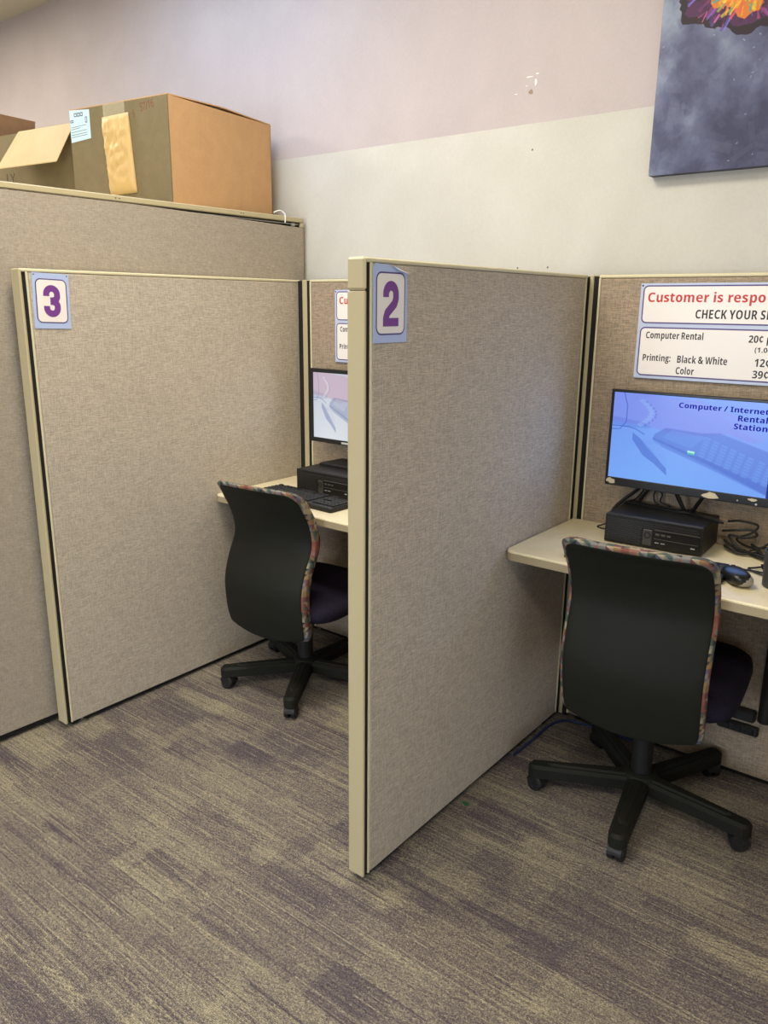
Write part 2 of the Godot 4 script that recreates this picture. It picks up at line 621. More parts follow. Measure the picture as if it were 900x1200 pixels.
func office_chair(label: String, at: Vector3, turn: float, spread: float, drop: float, recline: float) -> Node3D:
	var o := thing("office_chair", label, "chair", at, turn, "office chairs at the booth desks")
	var st: SurfaceTool
	# five arms with twin-wheel casters
	for k in 5:
		var a := deg_to_rad(spread + 72.0 * k)
		var dir := Vector3(cos(a), 0, sin(a))
		var side := Vector3(-sin(a), 0, cos(a))
		var xf := Transform3D(Basis(dir, -side, Vector3.UP), Vector3.ZERO)
		st = mb()
		var low := PackedVector2Array([V(.02, -.034), V(.20, -.029)])
		for i in 9:
			var b := -PI / 2 + PI * i / 8.0
			low.append(V(.318 + cos(b) * .024, sin(b) * .026))
		low.append(V(.20, .029))
		low.append(V(.02, .034))
		prism(st, low, .052, .092, xf, .009)
		var rib := PackedVector2Array([V(.01, -.020), V(.27, -.013), V(.285, 0), V(.27, .013), V(.01, .020)])
		prism(st, rib, .08, .098, xf, .006)
		obj("base_arm", st, M.shell, o)
		st = mb()
		var hub := dir * .311
		var roll := deg_to_rad(rad_to_deg(a) + 60.0 + 35.0 * k)
		var ax := Vector3(cos(roll), 0, sin(roll))
		var fw := Vector3(-sin(roll), 0, cos(roll))
		var hood := PackedVector2Array()
		for i in 11:
			var b := PI * 0.02 + PI * 0.96 * i / 10.0
			hood.append(V(cos(b) * .029, .027 + sin(b) * .029))
		hood.append(V(-.024, .025))
		hood.append(V(-.018, .040))
		hood.append(V(0, .047))
		hood.append(V(.018, .040))
		hood.append(V(.024, .025))
		prism(st, hood, -.021, .021, Transform3D(Basis(fw, Vector3.UP, fw.cross(Vector3.UP)), hub), .002)
		tube(st, PackedVector3Array([hub + Vector3(0, .05, 0), hub + Vector3(0, .064, 0)]), .009, 10)
		var caster := obj("caster", st, M.black_plastic, o)
		for s: float in [-1.0, 1.0]:
			st = mb()
			lathe(st, [Vector2(0, -.008), Vector2(.023, -.008), Vector2(.0245, -.006), Vector2(.0245, .006), Vector2(.022, .0095), Vector2(.012, .0095), Vector2(.011, .008), Vector2(0, .008)], 20, Transform3D(Basis(fw, ax * s, fw.cross(ax * s)), hub + ax * s * .013 + Vector3(0, .0250, 0)))
			obj("wheel", st, M.black_plastic, caster)
	st = mb()
	lathe(st, [Vector2(0, .055), Vector2(.050, .055), Vector2(.054, .085), Vector2(.048, .102), Vector2(.036, .108), Vector2(0, .108)], 24)
	obj("hub", st, M.shell, o)
	st = mb()
	lathe(st, [Vector2(.031, .10), Vector2(.031, .22), Vector2(.027, .225), Vector2(.027, .30), Vector2(.022, .303), Vector2(.022, .40), Vector2(0, .40)], 20)
	obj("gas_column", st, M.black_plastic, o)
	st = mb()
	box(st, Vector3(0, .405, .0), Vector3(.17, .03, .24), .008)
	tube(st, curve([Vector3(.05, .40, -.02), Vector3(.16, .395, -.03), Vector3(.24, .385, -.03)]), .006, 8)
	obj("seat_mechanism", st, M.black_plastic, o).position.y = -drop
	st = mb()
	cushion(st, Vector3(.018, .425, -.03), Vector3(.218, .018, .225), .4, .3)
	obj("seat_pan", st, M.shell, o).position.y = -drop
	st = mb()
	cushion(st, Vector3(.018, .446, -.03), Vector3(.243, .048, .250), .42, .62)
	obj("seat", st, M.seat_cloth, o).position.y = -drop
	st = mb()
	tube(st, curve([Vector3(0, .395, .06), Vector3(0, .385, .17), Vector3(0, .392, .225), Vector3(0, .42, .236)]), .013, 10)
	obj("back_bar", st, M.black_plastic, o).position.y = -drop
	# backrest: padded front wrapped in patterned cloth, plastic shell behind
	var zc := func(y: float) -> float:
		var ys := [.34, .44, .54, .63, .72, .80, .88, .93]
		var zs := [.224, .256, .276, .264, .238, .266, .328, .380]
		var i := 0
		while i < 6 and y > ys[i + 1]:
			i += 1
		var t: float = (y - ys[i]) / (ys[i + 1] - ys[i])
		var z0: float = zs[maxi(i - 1, 0)]
		var z3: float = zs[mini(i + 2, 7)]
		return cubic_interpolate(zs[i], zs[i + 1], z0, z3, t)
	var lean := Transform3D(Basis(Vector3.RIGHT, recline), Vector3(0, .40 - drop, .26)) * Transform3D(Basis.IDENTITY, Vector3(0, -.40, -.26))
	obj("back_pad", back_slab(zc, .0, .050, .016, 1.0), M.patch, o).transform = lean
	obj("back_shell", back_slab(zc, .015, .001, .006, .945), M.shell, o).transform = lean
	return o

func back_slab(zc: Callable, shift: float, front: float, rear: float, k: float) -> SurfaceTool:
	var st := mb()
	st.set_smooth_group(1)
	var nu := 30
	var nv := 44
	var grid: Array = []
	for sgn: float in [1.0, -1.0]:
		var rows: Array = []
		for j in nv + 1:
			var row: Array[Vector3] = []
			var v := -1.0 + 2.0 * j / nv
			v = sin(v * PI / 2)
			for i in nu + 1:
				var u := sin((-1.0 + 2.0 * i / nu) * PI / 2)
				var top := .922 - .016 * pow(absf(u), 16.0) - (1.0 - k) * .26
				var bot := .338 + .026 * u * u + (1.0 - k) * (.02)
				var y := lerpf(bot, top, (v + 1.0) / 2.0)
				var half := (.197 - .010 * pow(absf(v), 18.0)) * k
				var e := pow(maxf(0, 1.0 - pow(absf(u), 14.0)), .5) * pow(maxf(0, 1.0 - pow(absf(v), 22.0)), .5)
				var z: float = zc.call(y) - .020 * u * u + shift
				z += (rear if sgn > 0 else -front) * e
				row.append(Vector3(u * half, y, z))
			rows.append(row)
		grid.append(rows)
	for s in 2:
		for j in nv:
			for i in nu:
				quad(st, grid[s][j][i], grid[s][j][i + 1], grid[s][j + 1][i + 1], grid[s][j + 1][i], Vector3(0, 0, 1 if s == 0 else -1))
	return st

func keyboard(label: String, at: Vector3, turn: float) -> Node3D:
	var o := thing("keyboard", label, "keyboard", at, turn, "keyboards on the booth desks")
	var st := mb()
	var out := rounded(.440, .150, .008, 3)
	prism(st, out, 0, .018, Transform3D(Basis(Vector3.RIGHT, Vector3(0, 0, -1), Vector3.UP), Vector3.ZERO), .003)
	obj("case", st, M.black_plastic, o)
	st = mb()
	box(st, Vector3(0, .0035, 0), Vector3(.0165, .007, .0165), .002)
	st.generate_normals()
	var mesh := st.commit()
	for row in 6:
		var z := -.058 + row * .0195 + (.004 if row > 0 else 0.0)
		for col in 22:
			if col in [15, 19] and row >= 0 and (col == 15):
				continue
			if row == 0 and col in [1, 6, 11, 18, 19, 20, 21]:
				continue
			if row == 5 and col in [4, 5, 6, 7, 8]:
				continue
			if col in [16, 17, 18] and (row == 3 or (row == 4 and col != 17)):
				continue
			var key := MeshInstance3D.new()
			key.mesh = mesh
			key.material_override = M.key
			key.name = "key"
			o.add_child(key, true)
			key.position = Vector3(-.203 + col * .0193, .0165, z)
	st = mb()
	box(st, Vector3(-.087, .020, .0435), Vector3(.094, .007, .0165), .002)
	obj("space_bar", st, M.key, o)
	return o

func computer(label: String, at: Vector3, turn: float) -> Node3D:
	# small desktop case lying flat; origin at the front left bottom corner, front towards +z
	var o := thing("desktop_computer", label, "computer", at, turn, "desktop computers on the booth desks")
	var w := .296
	var h := .093
	var st := mb()
	span(st, Vector3(0, .003, -.205), Vector3(w, h, -.012), .003)
	for x: float in [.03, w - .03]:
		for z: float in [-.18, -.04]:
			span(st, Vector3(x - .01, 0, z - .01), Vector3(x + .01, .004, z + .01))
	obj("case", st, M.case_metal, o)
	st = mb()
	span(st, Vector3(0, .003, -.012), Vector3(w, h, -.003), .002)
	obj("front_panel", st, M.case_front, o)
	# raised hexagon mesh on the front's left and bottom
	st = mb()
	var hexes := PackedVector2Array()
	for k in 6:
		hexes.append(V(cos(PI / 3 * k + PI / 6), sin(PI / 3 * k + PI / 6)) * .0026)
	for row in 11:
		for col in 40:
			var p := V(.009 + col * .0071 + (row % 2) * .00355, .012 + row * .0068)
			if p.x > w - .012 or (p.x > .112 and p.y < .064):
				continue
			prism(st, hexes, -.003, -.0012, Transform3D(Basis.IDENTITY, Vector3(p.x, p.y, 0)))
	var grille := obj("grille", st, M.case_mesh, o)
	grille.set_meta("kind", "stuff")
	st = mb()
	span(st, Vector3(.122, .012, -.003), Vector3(.150, .062, .001), .002)
	obj("power_panel", st, M.case_grey, o)
	st = mb()
	lathe(st, [Vector2(.008, 0), Vector2(.010, .001), Vector2(.010, .0015), Vector2(.007, .0015), Vector2(.007, 0)], 20, Transform3D(Basis(Vector3.RIGHT, Vector3(0, 0, 1), Vector3(0, -1, 0)), Vector3(.136, .045, .001)))
	obj("power_button", st, M.case_metal, o)
	st = mb()
	span(st, Vector3(.154, .012, -.003), Vector3(w - .006, .062, .000), .001)
	obj("drive_plate", st, M.case_metal, o)
	st = mb()
	span(st, Vector3(.156, .036, -.002), Vector3(w - .010, .0375, .001))
	span(st, Vector3(.156, .0635, -.002), Vector3(w - .006, .065, .002))
	obj("drive_slot", st, M.case_edge, o)
	for k in 3:
		st = mb()
		span(st, Vector3(.160 + k * .017, .048, .0), Vector3(.172 + k * .017, .054, .0012), .0004)
		obj("socket", st, M.case_edge, o)
	for q: Array in [[.160, .026], [.178, .026], [w - .030, .027]]:
		st = mb()
		span(st, Vector3(q[0], .024, .0), Vector3(q[0] + .012, q[1], .001))
		obj("port_label", st, M.pale_print, o)
	return o

func screen_quad(w: float, h: float, z: float, m: Material, parent: Node, y0: float) -> void:
	var st := mb()
	st.set_smooth_group(-1)
	var c := [Vector3(0, y0, z), Vector3(w, y0, z), Vector3(w, y0 + h, z), Vector3(0, y0 + h, z)]
	var uv := [V(0, 1), V(1, 1), V(1, 0), V(0, 0)]
	for k: int in [0, 2, 1, 0, 3, 2]:
		st.set_uv(uv[k])
		st.add_vertex(c[k])
	obj("screen", st, m, parent)

func frame(st: SurfaceTool, w: float, h: float, l: float, r: float, t: float, b: float, z0: float, z1: float, bevel := .002) -> void:
	span(st, Vector3(0, 0, z0), Vector3(w, b, z1), bevel)
	span(st, Vector3(0, h - t, z0), Vector3(w, h, z1), bevel)
	span(st, Vector3(0, b - .001, z0), Vector3(l, h - t + .001, z1), bevel)
	span(st, Vector3(w - r, b - .001, z0), Vector3(w, h - t + .001, z1), bevel)

# ribbon numerals, drawn as a thick stroke along a centre line
func numeral(which: int, st: SurfaceTool, w: float, h: float, thick: float, z0: float, z1: float, xf: Transform3D) -> void:
	var hw := (w - thick) * HALF
	var line := PackedVector2Array()
	var parts: Array = []
	var ty := h * HALF - thick * HALF
	if which == 2:
		line.append(V(-hw, ty - hw - h * .07))
		for i in 13:
			var a := PI - PI * i / 12.0
			line.append(V(cos(a) * hw, ty - hw + sin(a) * hw))
		line.append(V(hw, ty - hw - h * .10))
		line.append(V(hw * .72, h * .0))
		line.append(V(-hw * .72, -h * .20))
		line.append(V(-hw, -h * .32))
		line.append(V(-hw, -h * HALF))
		parts.append(line)
		parts.append(PackedVector2Array([V(-w * HALF, -h * HALF + thick * .46), V(w * HALF, -h * HALF + thick * .46)]))
	else:
		line.append(V(-hw, ty - hw - h * .06))
		for i in 13:
			var a := PI - PI * i / 12.0
			line.append(V(cos(a) * hw, ty - hw + sin(a) * hw))
		line.append(V(hw, h * .12))
		line.append(V(hw * .75, h * .045))
		line.append(V(hw * .1, h * .015))
		line.append(V(-hw * .3, h * .015))
		parts.append(line)
		var low := PackedVector2Array([V(-hw * .3, -h * .015), V(hw * .1, -h * .015), V(hw * .75, -h * .05), V(hw, -h * .13)])
		for i in 13:
			var a := -PI * i / 12.0
			low.append(V(cos(a) * hw, -ty + hw + sin(a) * hw))
		low.append(V(-hw, -ty + hw + h * .06))
		parts.append(low)
	var all: Array = []
	for p: PackedVector2Array in parts:
		var got := Geometry2D.offset_polyline(p, thick * HALF if p.size() > 2 else thick * .46, Geometry2D.JOIN_ROUND, Geometry2D.END_BUTT)
		all.append(got[0])
	var merged := Geometry2D.merge_polygons(all[0], all[1])
	for p: PackedVector2Array in merged:
		if not Geometry2D.is_polygon_clockwise(p) or merged.size() == 1:
			prism(st, p, z0, z1, xf)

func number_card(which: int, label: String, at: Vector3, tilt: float, curled: bool) -> void:
	# a card on the +x face of a partition; its own x runs towards -z
	var o := thing("number_card", label, "sign", at, 0.0, "booth number cards")
	var turn := Basis(Vector3(0, 0, -1), Vector3.UP, Vector3.RIGHT) * Basis(Vector3(0, 0, 1), tilt)
	var xf := Transform3D(turn, Vector3.ZERO)
	var w := .124
	var h := .172
	var st := mb()
	if curled:
		prism(st, PackedVector2Array([V(-w / 2, -h / 2), V(w / 2, -h / 2), V(w / 2, h / 2 - .020), V(w / 2 - .03, h / 2 - .008), V(-w * .05, h / 2 - .001), V(-w / 2 + .01, h / 2), V(-w / 2, h / 2 - .006)]), 0, .002, xf)
	else:
		prism(st, rounded(w, h, .002, 2), 0, .002, xf)
	obj("card", st, M.card_blue, o)
	if curled:
		st = mb()
		st.set_smooth_group(1)
		var seg := 6
		for i in seg:
			var rows: Array = []
			for j: int in [i, i + 1]:
				var t := float(j) / seg
				rows.append([xf * Vector3(-w * .05 + t * .001, h / 2 - .001 - t * .001, .002 + t * .010), xf * Vector3(w / 2 - .004 + t * .004, h / 2 - .018 - t * .002, .002 + t * .012 * sin(t * 2.0))])
				rows[-1][0] += turn * Vector3(t * .030, -t * .012, 0)
			quad(st, rows[0][0], rows[0][1], rows[1][1], rows[1][0], turn * Vector3(0, .4, 1))
		obj("curled_corner", st, M.card_white, o)
	var c := rounded(w * .86, h * .80, .018, 6)
	st = mb()
	prism(st, c, .002, .0024, xf)
	obj("border", st, M.card_purple, o)
	st = mb()
	prism(st, rounded(w * .86 - .007, h * .80 - .007, .0145, 6), .0024, .0027, xf)
	obj("face", st, M.card_white, o)
	st = mb()
	numeral(which, st, w * .46, h * .58, w * .165, .0027, .0031, xf)
	obj("numeral", st, M.card_violet, o)
	for s: float in [-1.0, 1.0]:
		if curled:
			break
		st = mb()
		lathe(st, [Vector2(.002, 0), Vector2(.0015, .0008), Vector2(0, .001)], 10, Transform3D(turn * Basis(Vector3.RIGHT, Vector3(0, 0, 1), Vector3(0, -1, 0)), turn * Vector3(s * (w / 2 - .006), h / 2 - .006, .002)))
		obj("pin", st, M.dark_metal, o)

func price_sign(label: String, at: Vector3) -> Node3D:
	# board on a back partition, origin at its top left corner
	var o := thing("price_sign", label, "sign", at, 0.0, "price signs on the back partitions")
	var w := .70
	var h := .292
	var st := mb()
	span(st, Vector3(0, -h, 0), Vector3(w, 0, .006), .001)
	obj("board", st, M.sign_blue, o)
	for b: Array in [[.006, .121], [.132, .283]]:
		var cy: float = -(b[0] + b[1]) * HALF
		var ch: float = b[1] - b[0]
		st = mb()
		prism(st, rounded(w - .018, ch, .016, 6, V(w * HALF, cy)), .006, .0064)
		obj("border", st, M.card_purple, o)
		st = mb()
		prism(st, rounded(w - .026, ch - .008, .012, 6, V(w * HALF, cy)), .0064, .0067)
		obj("face", st, M.card_white, o)
	var z := .0067
	lettering("Customer is respo", o, Vector3(.026, -.066, z), .342, .040, M.sign_red, true)
	lettering("CHECK YOUR SE", o, Vector3(.176, -.104, z), .213, .026, M.ink, true)
	lettering("Computer Rental", o, Vector3(.030, -.174, z), .176, .029, M.ink, true)
	lettering("20¢ p", o, Vector3(.336, -.177, z), .062, .028, M.ink, true)
	lettering("(1.00", o, Vector3(.356, -.200, z), .046, .017, M.ink, true)
	lettering("Printing:", o, Vector3(.026, -.243, z), .088, .028, M.ink, true)
	lettering("Black & White", o, Vector3(.135, -.238, z), .148, .023, M.ink, true)
	lettering("Color", o, Vector3(.134, -.273, z), .055, .023, M.ink, true)
	lettering("12¢", o, Vector3(.360, -.238, z), .042, .0225, M.ink, true)
	lettering("39¢", o, Vector3(.358, -.272, z), .043, .0225, M.ink, true)
	for x: float in [.006, w - .006]:
		st = mb()
		lathe(st, [Vector2(.003, 0), Vector2(.0025, .001), Vector2(0, .0015)], 10, Transform3D(Basis(Vector3.RIGHT, Vector3(0, 0, 1), Vector3(0, -1, 0)), Vector3(x, -.007, .006)))
		obj("screw", st, M.dark_metal, o)
	return o

# a slab between four corners a b c d, thickness t along n
func sheet(st: SurfaceTool, p: Array, t: Vector3) -> void:
	st.set_smooth_group(-1)
	var n := p.size()
	var mid := Vector3.ZERO
	for q: Vector3 in p:
		mid += q / n
	for i in range(1, n - 1):
		tri(st, p[0], p[i], p[i + 1], -t)
		tri(st, p[0] + t, p[i] + t, p[i + 1] + t, t)
	for i in n:
		var a: Vector3 = p[i]
		var b: Vector3 = p[(i + 1) % n]
		quad(st, a, b, b + t, a + t, (a + b) * HALF - mid)

func troffer(label: String, x: float, z: float, energy: float, tint: Color) -> void:
	var o := thing("ceiling_light", label, "ceiling light", Vector3(x, 3.06, z), 0.0, "ceiling light panels")
	var st := mb()
	var xf := Vector3(-.62, -.02, -.32)
	span(st, xf, Vector3(.62, 0, -.29), .003)
	span(st, Vector3(-.62, -.02, .29), Vector3(.62, 0, .32), .003)
	span(st, Vector3(-.62, -.02, -.29), Vector3(-.59, 0, .29), .003)
	span(st, Vector3(.59, -.02, -.29), Vector3(.62, 0, .29), .003)
	obj("frame", st, M.white_paint, o)
	st = mb()
	span(st, Vector3(-.59, -.010, -.29), Vector3(.59, -.002, .29))
	obj("diffuser", st, M.lamp_glow, o)
	var l := AreaLight3D.new()
	l.name = "area_light"
	l.area_size = V(1.16, .56)
	l.light_energy = energy
	l.light_color = tint
	l.area_range = 20.0
	l.area_attenuation = 2.0
	l.shadow_enabled = true
	o.add_child(l, true)
	l.position = Vector3(0, -.03, 0)
	l.rotation.x = -PI / 2

# daylight from a window, as a lamp of the window's size just inside the glass
func daylight(at: Vector3, size: Vector2, turn: float, energy: float) -> void:
	var l := AreaLight3D.new()
	l.name = "window_daylight"
	l.area_size = size
	l.light_energy = energy
	l.light_color = Color(.88, .93, 1.0)
	l.area_range = 20.0
	l.area_attenuation = 2.0
	l.shadow_enabled = true
	add_child(l, true)
	l.position = at
	l.rotation.y = turn

# ------------------------------------------------------------------ the scene
func _ready() -> void:
	# camera
	var cam := Camera3D.new()
	cam.name = "camera"
	add_child(cam)
	cam.fov = 66.335
	cam.near = 0.05
	cam.far = 100.0
	cam.position = Vector3(1.1277, 1.4947, 2.5151)
	cam.rotation = Vector3(-.25859, .66539, .00955)
	cam.current = true
	# sky and exposure
	var env := Environment.new()
	env.background_mode = Environment.BG_SKY
	var sky := Sky.new()
	var sm := ProceduralSkyMaterial.new()
	sm.sky_top_color = c8(150, 180, 225)
	sm.sky_horizon_color = c8(215, 222, 232)
	sm.ground_bottom_color = c8(120, 118, 112)
	sm.ground_horizon_color = c8(190, 190, 188)
	sm.sky_energy_multiplier = 1.4
	sm.ground_energy_multiplier = 1.0
	sky.sky_material = sm
	env.sky = sky
	env.tonemap_mode = Environment.TONE_MAPPER_LINEAR
	env.tonemap_exposure = 1.18
	env.sdfgi_enabled = true
	env.ssao_enabled = true
	env.ssil_enabled = true
	var we := WorldEnvironment.new()
	we.name = "world_environment"
	we.environment = env
	add_child(we)

	make_materials()
	# lamps of the room (a warm one over each aisle)
	var warm := Color(1.0, .965, .90)
	var cool := Color(.36, .70, 1.0)
	troffer("bright ceiling panel above the aisle in front of the left booth", -.50, 1.25, 3.7, warm)
	troffer("bright cool ceiling panel above the cardboard boxes by the back wall", -1.72, .60, 1.1, cool)
	troffer("bright ceiling panel above the far left of the room", -3.6, 1.3, 5.8, warm)
	troffer("bright ceiling panel behind the camera on the left", -.9, 4.6, 5.0, warm)
	troffer("bright ceiling panel behind the camera on the right", 3.1, 2.6, .5, warm)
	troffer("bright ceiling panel in the middle of the room on the right", 1.2, 3.0, 3.2, warm)
	daylight(Vector3(4.14, .65, 4.2), V(2.6, 1.0), PI / 2, 3.5)
	daylight(Vector3(-.7, 1.1, 6.14), V(1.7, 1.1), 0.0, 6.0)
	daylight(Vector3(2.0, 1.1, 6.14), V(1.5, 1.1), 0.0, 1.6)
	build_room()
	build_partitions()
	build_booth_two()
	build_booth_three()
	build_boxes()
	build_painting()
	build_small_things()

func make_materials() -> void:
	var w1 := weave(512, c8(147, 136, 121), c8(217, 207, 189), c8(216, 198, 173), 3)
	M.cloth = mat(Color.WHITE, .95, 0, .2)
	tile_tex(M.cloth, w1, .42, true, .08)
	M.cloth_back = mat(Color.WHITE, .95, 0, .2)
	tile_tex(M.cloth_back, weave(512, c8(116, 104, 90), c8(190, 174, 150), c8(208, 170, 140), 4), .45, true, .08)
	M.tall_cloth = mat(Color.WHITE, .95, 0, .2)
	tile_tex(M.tall_cloth, weave(512, c8(134, 124, 111), c8(186, 176, 160), c8(186, 170, 150), 9), .33, true, .04)
	M.beige = mat(c8(180, 168, 133), .45, 0, .4)
	M.beige_trim = mat(c8(214, 204, 168), .45, 0, .4)
	M.black_gap = mat(c8(22, 19, 17), .9)
	M.steel = mat(c8(170, 168, 160), .3, .9)
	M.dark_metal = mat(c8(34, 33, 32), .5, .3)
	M.laminate = mat(Color.WHITE, .42, 0, .45)
	tile_tex(M.laminate, mottled(256, c8(220, 208, 172), c8(230, 218, 182), 15, .03, .02), .5)
	M.edge_band = mat(c8(158, 144, 114), .55)
	M.shell = mat(c8(29, 30, 25), .6, 0, .28)
	var pn := mottled(256, c8(110, 110, 110), c8(140, 140, 140), 31, .3, .2)
	M.shell.heightmap_enabled = true
	M.shell.heightmap_scale = .02
	M.shell.heightmap_texture = ImageTexture.create_from_image(pn)
	M.shell.uv1_triplanar = true
	M.shell.uv1_scale = Vector3.ONE * 12.0
	M.black_plastic = mat(c8(26, 26, 26), .5, 0, .45)
	M.key = mat(c8(34, 34, 35), .55, 0, .45)
	M.seat_cloth = mat(Color.WHITE, .9, 0, .3)
	tile_tex(M.seat_cloth, mottled(256, c8(24, 21, 34), c8(40, 35, 54), 17, .2, .15), .2, false)
	M.patch = mat(Color.WHITE, .85, 0, .3)
	tile_tex(M.patch, patchwork(256, 10), .20, false)
	M.case_metal = mat(c8(30, 30, 29), .45, .2, .45)
	M.case_front = mat(c8(14, 14, 14), .6)
	M.case_mesh = mat(c8(52, 51, 49), .5)
	M.case_grey = mat(c8(66, 64, 60), .5)
	M.case_edge = mat(c8(86, 84, 80), .45)
	M.pale_print = mat(c8(190, 190, 188), .6)
	M.gloss_black = mat(c8(18, 18, 19), .32, 0, .5)
	M.card_blue = mat(c8(176, 192, 228), .4)
	M.sign_blue = mat(c8(186, 196, 220), .4)
	M.card_white = mat(c8(236, 230, 224), .4)
	M.card_purple = mat(c8(74, 56, 120), .5)
	M.card_violet = mat(c8(116, 58, 140), .5)
	M.sign_red = mat(c8(196, 48, 44), .5)
	M.ink = mat(c8(36, 32, 32), .5)
	M.white_paint = mat(c8(232, 230, 224), .6)
	M.lamp_glow = mat(c8(240, 238, 230), .5)
	M.lamp_glow.emission_enabled = true
	M.lamp_glow.emission = Color(1.0, .93, .82)
	M.lamp_glow.emission_energy_multiplier = 2.0

func build_room() -> void:
	var L := -5.2
	var R := 4.2
	var F := 6.2
	var B := -.12
	var T := 3.06
	var fl := mat(Color.WHITE, .9, 0, .25)
	tile_tex(fl, carpet(1536), 2.0, true, .22)
	fl.uv1_offset = Vector3(.13, 0, .37)
	var st := mb()
	span(st, Vector3(L - .2, -.15, B - .2), Vector3(R + .2, 0, F + .2))
	struct("floor", st, fl)
	st = mb()
	span(st, Vector3(L - .2, T, B - .2), Vector3(R + .2, T + .15, F + .2))
	struct("ceiling", st, mat(c8(206, 198, 178), .9, 0, .2))
	var cream := mat(Color.WHITE, .75, 0, .3)
	tile_tex(cream, mottled(256, c8(193, 190, 180), c8(199, 196, 187), 23, .02, .012), 1.3)
	var lilac := mat(Color.WHITE, .75, 0, .3)
	tile_tex(lilac, mottled(256, c8(182, 171, 169), c8(188, 177, 175), 24, .02, .012), 1.3)
	# back wall: cream below, lilac above a painted line
	st = mb()
	span(st, Vector3(L - .2, 0, B - .15), Vector3(R + .2, 2.104, B))
	var wall := struct("wall_back", st, cream)
	st = mb()
	span(st, Vector3(L - .2, 2.104, B - .15), Vector3(R + .2, T, B))
	obj("upper_paint_band", st, lilac, wall)
	# chipped paint and pin holes on the wall
	var spots := [[-.318, 2.205, .010, .008], [-.300, 2.232, .004, .012], [-.325, 2.252, .016, .002], [-.295, 2.258, .008, .002], [-.375, 2.205, .006, .002], [-.335, 2.225, .006, .002]]
	rng.seed = 77
	for s: Array in spots:
		var pts := PackedVector2Array()
		for k in 9:
			var a := TAU * k / 9
			var r := rng.randf_range(.6, 1.1)
			pts.append(V(cos(a) * s[2] * r, sin(a) * s[3] * r))
		st = mb()
		prism(st, pts, 0, .0012, Transform3D(Basis.IDENTITY, Vector3(s[0], s[1], B)))
		obj("paint_chip", st, mat(c8(150, 132, 112), .9) if s[2] > .009 and s[3] > .005 else mat(c8(238, 234, 226), .8), wall)
	for p: Array in [[-.335, 1.628], [-.215, 1.628], [-.30, 2.02]]:
		st = mb()
		lathe(st, [Vector2(.0035, 0), Vector2(.003, .001), Vector2(0, .0012)], 10, Transform3D(Basis(Vector3.RIGHT, Vector3(0, 0, 1), Vector3(0, -1, 0)), Vector3(p[0], p[1], B)))
		obj("nail_hole", st, mat(c8(110, 96, 84), .9), wall)
	st = mb()
	span(st, Vector3(L - .15, 0, B), Vector3(L, T, F))
	struct("wall_left", st, cream)
	st = mb()
	span(st, Vector3(R, 0, B), Vector3(R + .15, .12, F))
	span(st, Vector3(R, 2.35, B), Vector3(R + .15, T, F))
	span(st, Vector3(R, .12, B), Vector3(R + .15, 2.35, 2.5))
	span(st, Vector3(R, .12, 5.5), Vector3(R + .15, 2.35, F))
	struct("wall_right", st, cream)
	var glass := mat(Color(1, 1, 1, .08), .02)
	glass.transparency = BaseMaterial3D.TRANSPARENCY_ALPHA
	st = mb()
	span(st, Vector3(R + .03, .12, 2.5), Vector3(R + .11, .17, 5.5), .004)
	span(st, Vector3(R + .03, 2.30, 2.5), Vector3(R + .11, 2.35, 5.5), .004)
	for z: float in [2.5, 3.975, 5.45]:
		span(st, Vector3(R + .03, .17, z), Vector3(R + .11, 2.30, z + .05), .004)
	var side_window := struct("window_4", st, M.dark_metal)
	for z: float in [2.55, 4.025]:
		st = mb()
		span(st, Vector3(R + .065, .17, z), Vector3(R + .071, 2.30, z + 1.425))
		obj("pane", st, glass, side_window)
	# front wall with shop windows behind the camera
	st = mb()
	var holes := [[-4.6, -2.4], [-1.6, .2], [1.2, 2.8]]
	span(st, Vector3(L - .15, 0, F), Vector3(R + .15, .5, F + .15))
	span(st, Vector3(L - .15, 2.6, F), Vector3(R + .15, T, F + .15))
	span(st, Vector3(L - .15, .5, F), Vector3(holes[0][0], 2.6, F + .15))
	span(st, Vector3(holes[0][1], .5, F), Vector3(holes[1][0], 2.6, F + .15))
	span(st, Vector3(holes[1][1], .5, F), Vector3(holes[2][0], 2.6, F + .15))
	span(st, Vector3(holes[2][1], .5, F), Vector3(R + .15, 2.6, F + .15))
	struct("wall_front", st, cream)
	for k in 3:
		var x0: float = holes[k][0]
		var x1: float = holes[k][1]
		st = mb()
		span(st, Vector3(x0, .5, F + .03), Vector3(x1, .55, F + .11), .004)
		span(st, Vector3(x0, 2.55, F + .03), Vector3(x1, 2.6, F + .11), .004)
		for x: float in [x0, (x0 + x1) * HALF - .025, x1 - .05]:
			span(st, Vector3(x, .55, F + .03), Vector3(x + .05, 2.55, F + .11), .004)
		var win := struct("window_%d" % (k + 1), st, M.dark_metal)
		for s in 2:
			st = mb()
			var a := lerpf(x0 + .025, x1 - .025, s * HALF) + .025
			span(st, Vector3(a, .55, F + .065), Vector3(a + (x1 - x0) * HALF - .075, 2.55, F + .071))
			obj("pane", st, glass, win)

